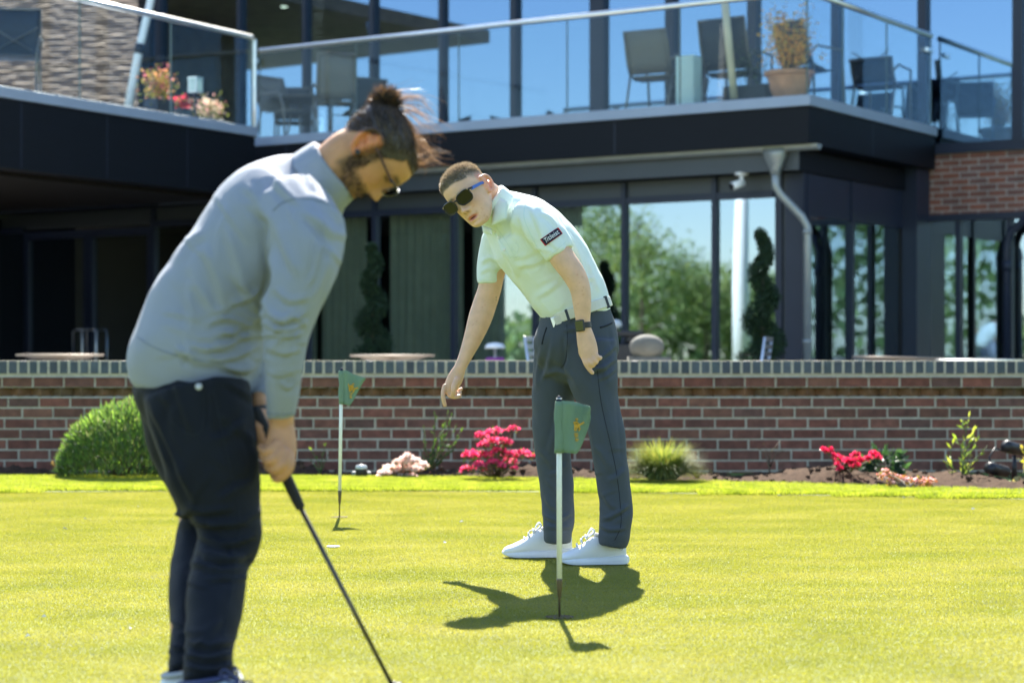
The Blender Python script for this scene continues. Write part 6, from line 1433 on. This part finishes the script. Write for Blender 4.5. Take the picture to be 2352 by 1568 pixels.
# belted edge, watch on far wrist
wc = at(594, 945, 4.61); b = MB(); wdir = Vector((.15, -.1, -.98)).normalized(); wx2 = wdir.cross(Vector((0, 1, 0))).normalized(); wy2 = wdir.cross(wx2)
b.rings([[wc+wdir*s+wx2*(.026*math.cos(a))+wy2*(.026*math.sin(a)) for a in [2*math.pi*k/24 for k in range(24)]] for s in (-.012, .012)]); b.build('wrist_watch', M['black'], golfer)
# shoes
M['shoeg'] = mat('pale_blue_shoe', (.45, .52, .56), .5, noise=.2, nscale=25); M['shoeb'] = mat('navy_shoe_trim', (.03, .04, .12), .5)
a0 = at(442, 1613, 4.25); s1, M1 = shoe('n', golfer, (a0.x-.03, 4.25, .004), R(-24), (M['shoeg'], M['solew'], M['shoeb'], M['shoeb']), .285)
a0 = at(406, 1600, 4.36); s2, M2 = shoe('f', golfer, (a0.x-.035, 4.36, .004), R(-8)+0, (M['shoew'], M['solew'], M['lacew'], M['liner']), .285)
# ================================================================ PUTTER, FLAGS, CUPS, DEBRIS
M['grip'] = mat('black_rubber_grip', (.012, .012, .012), .75, noise=.2, nscale=200, bump=.4, bscale=600); M['shaft'] = mat('dark_steel_shaft', (.08, .075, .07), .3, metal=.7)
g0, g1, g2 = at(588, 946, 4.56), at(690, 1165, 4.56), at(905, 1613, 4.58)
pt = empty('putter', (g2.x, g2.y, 0), 'black gripped putter held by the bent over man', 'putter')
d = (g1-g0).normalized(); b = MB(); b.tube([g0-d*.01, g0, g0.lerp(g1, .5), g1-d*.02, g1, g1+d*.004], [.010, .0145, .0145, .0125, .011, .007], 14); b.build('grip', M['grip'], pt, smooth=True)
b = MB(); b.tube([g1, Vector((g2.x, g2.y, .03))], [.0058, .0048], 12); b.build('shaft', M['shaft'], pt, smooth=True)
b = MB(); b.obox((g2.x, g2.y+.03, .018), (.014, 0, 0), (0, .055, 0), (0, 0, .0145)); b.tube([(g2.x, g2.y, .045), (g2.x, g2.y+.012, .03)], .006, 8); b.build('putter_head', M['shaft'], pt, bevel=.003)
M['flag'] = cloth('green_flag_cloth', (.21, .33, .23), .85, .1, .10, trans=.22, bump=.3, bscale=400, tcol=(.16, .34, .16)); M['gold'] = mat('gold_print', (.62, .36, .03), .6, noise=.15, nscale=60); M['flagpole'] = mat('white_fibreglass', (.80, .82, .74), .4, noise=.04, nscale=12)
M['bronze'] = mat('bronze_ferrule', (.12, .095, .06), .4, metal=.6, noise=.15)
def put_flag(xb, yb, label, top, y_wh0, y_wh1, y_fe, ftop, fbot, outline, emb, lean=0):
    p = gnd(xb, yb); Y = p.y; sc_ = Y/PF; zof_ = lambda yd: EYE-(yd-PHY)*sc_
    xo = lambda yd: at(xb+lean*(yb-yd)/(yb-top), yd, Y).x
    o = empty('golf_flag', p, label, 'flag', 'putting green flags')
    b = MB(); b.tube([(xo(y_fe), Y, zof_(y_fe)), (xo(top+6), Y, zof_(top+6))], .0082*sc_/sc_, 14); b.build('pole', M['flagpole'], o, smooth=True)
    b = MB(); b.tube([(xo(y_fe-2), Y, zof_(y_fe-2)), (xo(y_fe+2), Y, zof_(y_fe+2)), (xo(y_fe+.42*(yb-y_fe)), Y, zof_(y_fe+.42*(yb-y_fe))), (xo(y_fe+.5*(yb-y_fe)), Y, zof_(y_fe+.5*(yb-y_fe))), (p.x, Y, -.05)], [.0085, .0092, .0065, .0034, .003], 12); b.build('ferrule', M['bronze'], o, smooth=True)
    b = MB(); zt_ = zof_(top); b.lathe((xo(top), Y, zt_-.016), [(.0085, -.006), (.0088, 0), (.0082, .006), (.005, .013), (0, .016)], 16); b.build('finial', M['navy'], o, smooth=True)
    # cloth sleeve round the pole and fly folded towards the back
    b = MB(); zs = np.linspace(zof_(ftop), zof_(fbot), 10)
    b.rings([[(xo(ftop)+ .0015*math.sin(z*60)+(.0125+.001*math.sin(z*90+k))*math.cos(2*math.pi*k/18), Y+(.0115)*math.sin(2*math.pi*k/18), z) for k in range(18)] for z in zs], cap=False)
    slv = b.build('flag_cloth', M['flag'], o, smooth=True); q = slv.modifiers.new('t', 'SOLIDIFY'); q.thickness = .0012
    # fly: columns from the sleeve to the free edge, outline given as (x, ytop, ybottom, depth)
    cols_ = cr(outline, 5); n = 12; vs = []
    for (x, y0, y1, dep) in cols_:
        for j in range(n+1):
            t = j/n; vs.append(tuple(at(x, y0+(y1-y0)*t, Y+dep+.004*math.sin(t*4+x*.11))))
    m = len(cols_); fl = MB().add(vs, [(i*(n+1)+j, i*(n+1)+j+1, (i+1)*(n+1)+j+1, (i+1)*(n+1)+j) for i in range(m-1) for j in range(n)]).build('flag_fly', M['flag'], o, smooth=True)
    q = fl.modifiers.new('t', 'SOLIDIFY'); q.thickness = .0014
    sf = [Vector(v) for v in vs]; fq = [(pxof(np.array([v]))[0], v) for v in vs]
    def fpt(x, y):
        k = min(fq, key=lambda a: (a[0][0]-x)**2+(a[0][1]-y)**2); return at(x, y, k[1][1]-.0035)
    eb = MB()
    for pts, r in emb:
        eb.tube([fpt(x, y) for x, y in pts], r*sc_, 6)
    eb.build('crest', M['gold'], fl)
    # cup
    return o, p
k3 = lambda cx, cy: c2d(cx, cy, 2080, 1430, 5.225)
em1 = [([k3(415, 740), k3(430, 735), k3(445, 745)], 2.4), ([k3(378, 790), k3(395, 850), k3(390, 960)], 1.5), ([k3(395, 800), k3(430, 790), k3(462, 820), k3(450, 880), k3(410, 960)], 1.9), ([k3(420, 830), k3(415, 900)], 2.6),
       ([k3(470, 960), k3(492, 930), k3(470, 880), k3(490, 840), k3(530, 825), k3(575, 795)], 1.9), ([k3(385, 1012), k3(455, 1018)], 1.0), ([k3(395, 1040), k3(455, 1050)], 1.4), ([k3(398, 1075), k3(452, 1082)], 1.2), ([k3(410, 1125), k3(465, 1130)], 1.5), ([k3(415, 1155), k3(455, 1160)], 1.2)]
put_flag(1285, 1418, 'nearer green flag on a white pole in front of the standing man', 908, 1040, 1330, 1330, 921, 1040,
    [(1291, 920, 1038, -.008), (1306, 921, 1040, -.014), (1318, 922, 1041, -.006), (1326, 924, 1040, .012), (1338, 928, 1018, .020), (1350, 931, 985, .012), (1356, 934, 960, .004)], em1, -1)
k4 = lambda cx, cy: c2d(cx, cy, 1200, 1350, 4.4818)
em2 = [([k4(545, 405), k4(560, 400), k4(570, 410)], 2.2), ([k4(475, 400), k4(490, 450)], 1.4), ([k4(500, 440), k4(530, 425), k4(560, 450), k4(540, 490), k4(500, 520), k4(495, 460)], 2.0), ([k4(525, 450), k4(520, 480)], 2.2), ([k4(555, 540), k4(570, 500), k4(585, 475), k4(640, 465)], 1.8), ([k4(505, 560), k4(545, 555)], 1.2), ([k4(500, 590), k4(530, 590)], 1.2), ([k4(505, 625), k4(530, 625)], 1.6)]
put_flag(779.5, 1188, 'farther green flag on a white pole in front of the brick wall', 844, 930, 1128, 1128, 851, 928,
    [(788, 850, 928, -.006), (797, 851, 930, -.012), (803, 854, 931, .0), (810, 858, 922, .014), (822, 862, 900, .018), (834, 866, 878, .010), (840, 868, 870, .004)], em2, 5)
M['cupm'] = mat('cup_soil', (.04, .018, .012), .9); M['cupw'] = mat('white_cup', (.75, .75, .72), .5)
def cup(x, y, label, rim=False):
    p = gnd(x, y); b = MB(); n = 26; r = .044
    inner = [(p.x+r*math.cos(2*math.pi*k/n), p.y+r*math.sin(2*math.pi*k/n)) for k in range(n)]
    b.rings([[(a, c, .0038+.0016*math.sin(i*3.1)) for i, (a, c) in enumerate(inner)], [(a, c, .0015) for a, c in [(p.x+r*.9*math.cos(2*math.pi*k/n), p.y+r*.9*math.sin(2*math.pi*k/n)) for k in range(n)]]], cap=True)
    o = b.build('hole_cup', M['cupw'] if rim else M['cupm']); return tag(o, label, 'golf hole')
cup(1285, 1418, 'dark soil edged golf hole at the foot of the near flag'); cup(779.5, 1188, 'dark edged golf hole at the foot of the far flag')
p = gnd(765, 1257); b = MB(); b.lathe((p.x, p.y, .004), [(0, 0), (.026, 0), (.026, .003), (0, .004)], 20); tag(b.build('ball_marker', M['cupw']), 'flat white disc lying on the green right of the near golfer', 'marker')
M['petalw'] = mat('fallen_petal', (.75, .72, .66), .7, noise=.05)
for i, (x, y, s) in enumerate(((196, 1190, 9), (150, 1213, 14), (101, 1415, 9), (64, 1459, 9), (300, 1442, 9), (318, 1163, 6), (1022, 1245, 9), (925, 1218, 5), (1060, 1197, 8), (1790, 1137, 9), (2235, 1168, 8), (1848, 1136, 5), (2076, 1118+24, 6))):
    p = gnd(x, y, .008); w = s*p.y/PF*.6; b = MB(); a = random.uniform(0, 3); u_ = Vector((math.cos(a), math.sin(a), .1))*w; v_ = Vector((-math.sin(a), math.cos(a), .25))*w*.55
    b.add([p-u_, p-v_*.8+Zz*.001, p+u_, p+v_+Zz*.006], [(0, 1, 2, 3)]); o = b.build('fallen_petal', M['petalw']); q = o.modifiers.new('t', 'SOLIDIFY'); q.thickness = .0012
    tag(o, 'small pale fallen petal lying on the putting green', 'petal', 'fallen petals on the green')
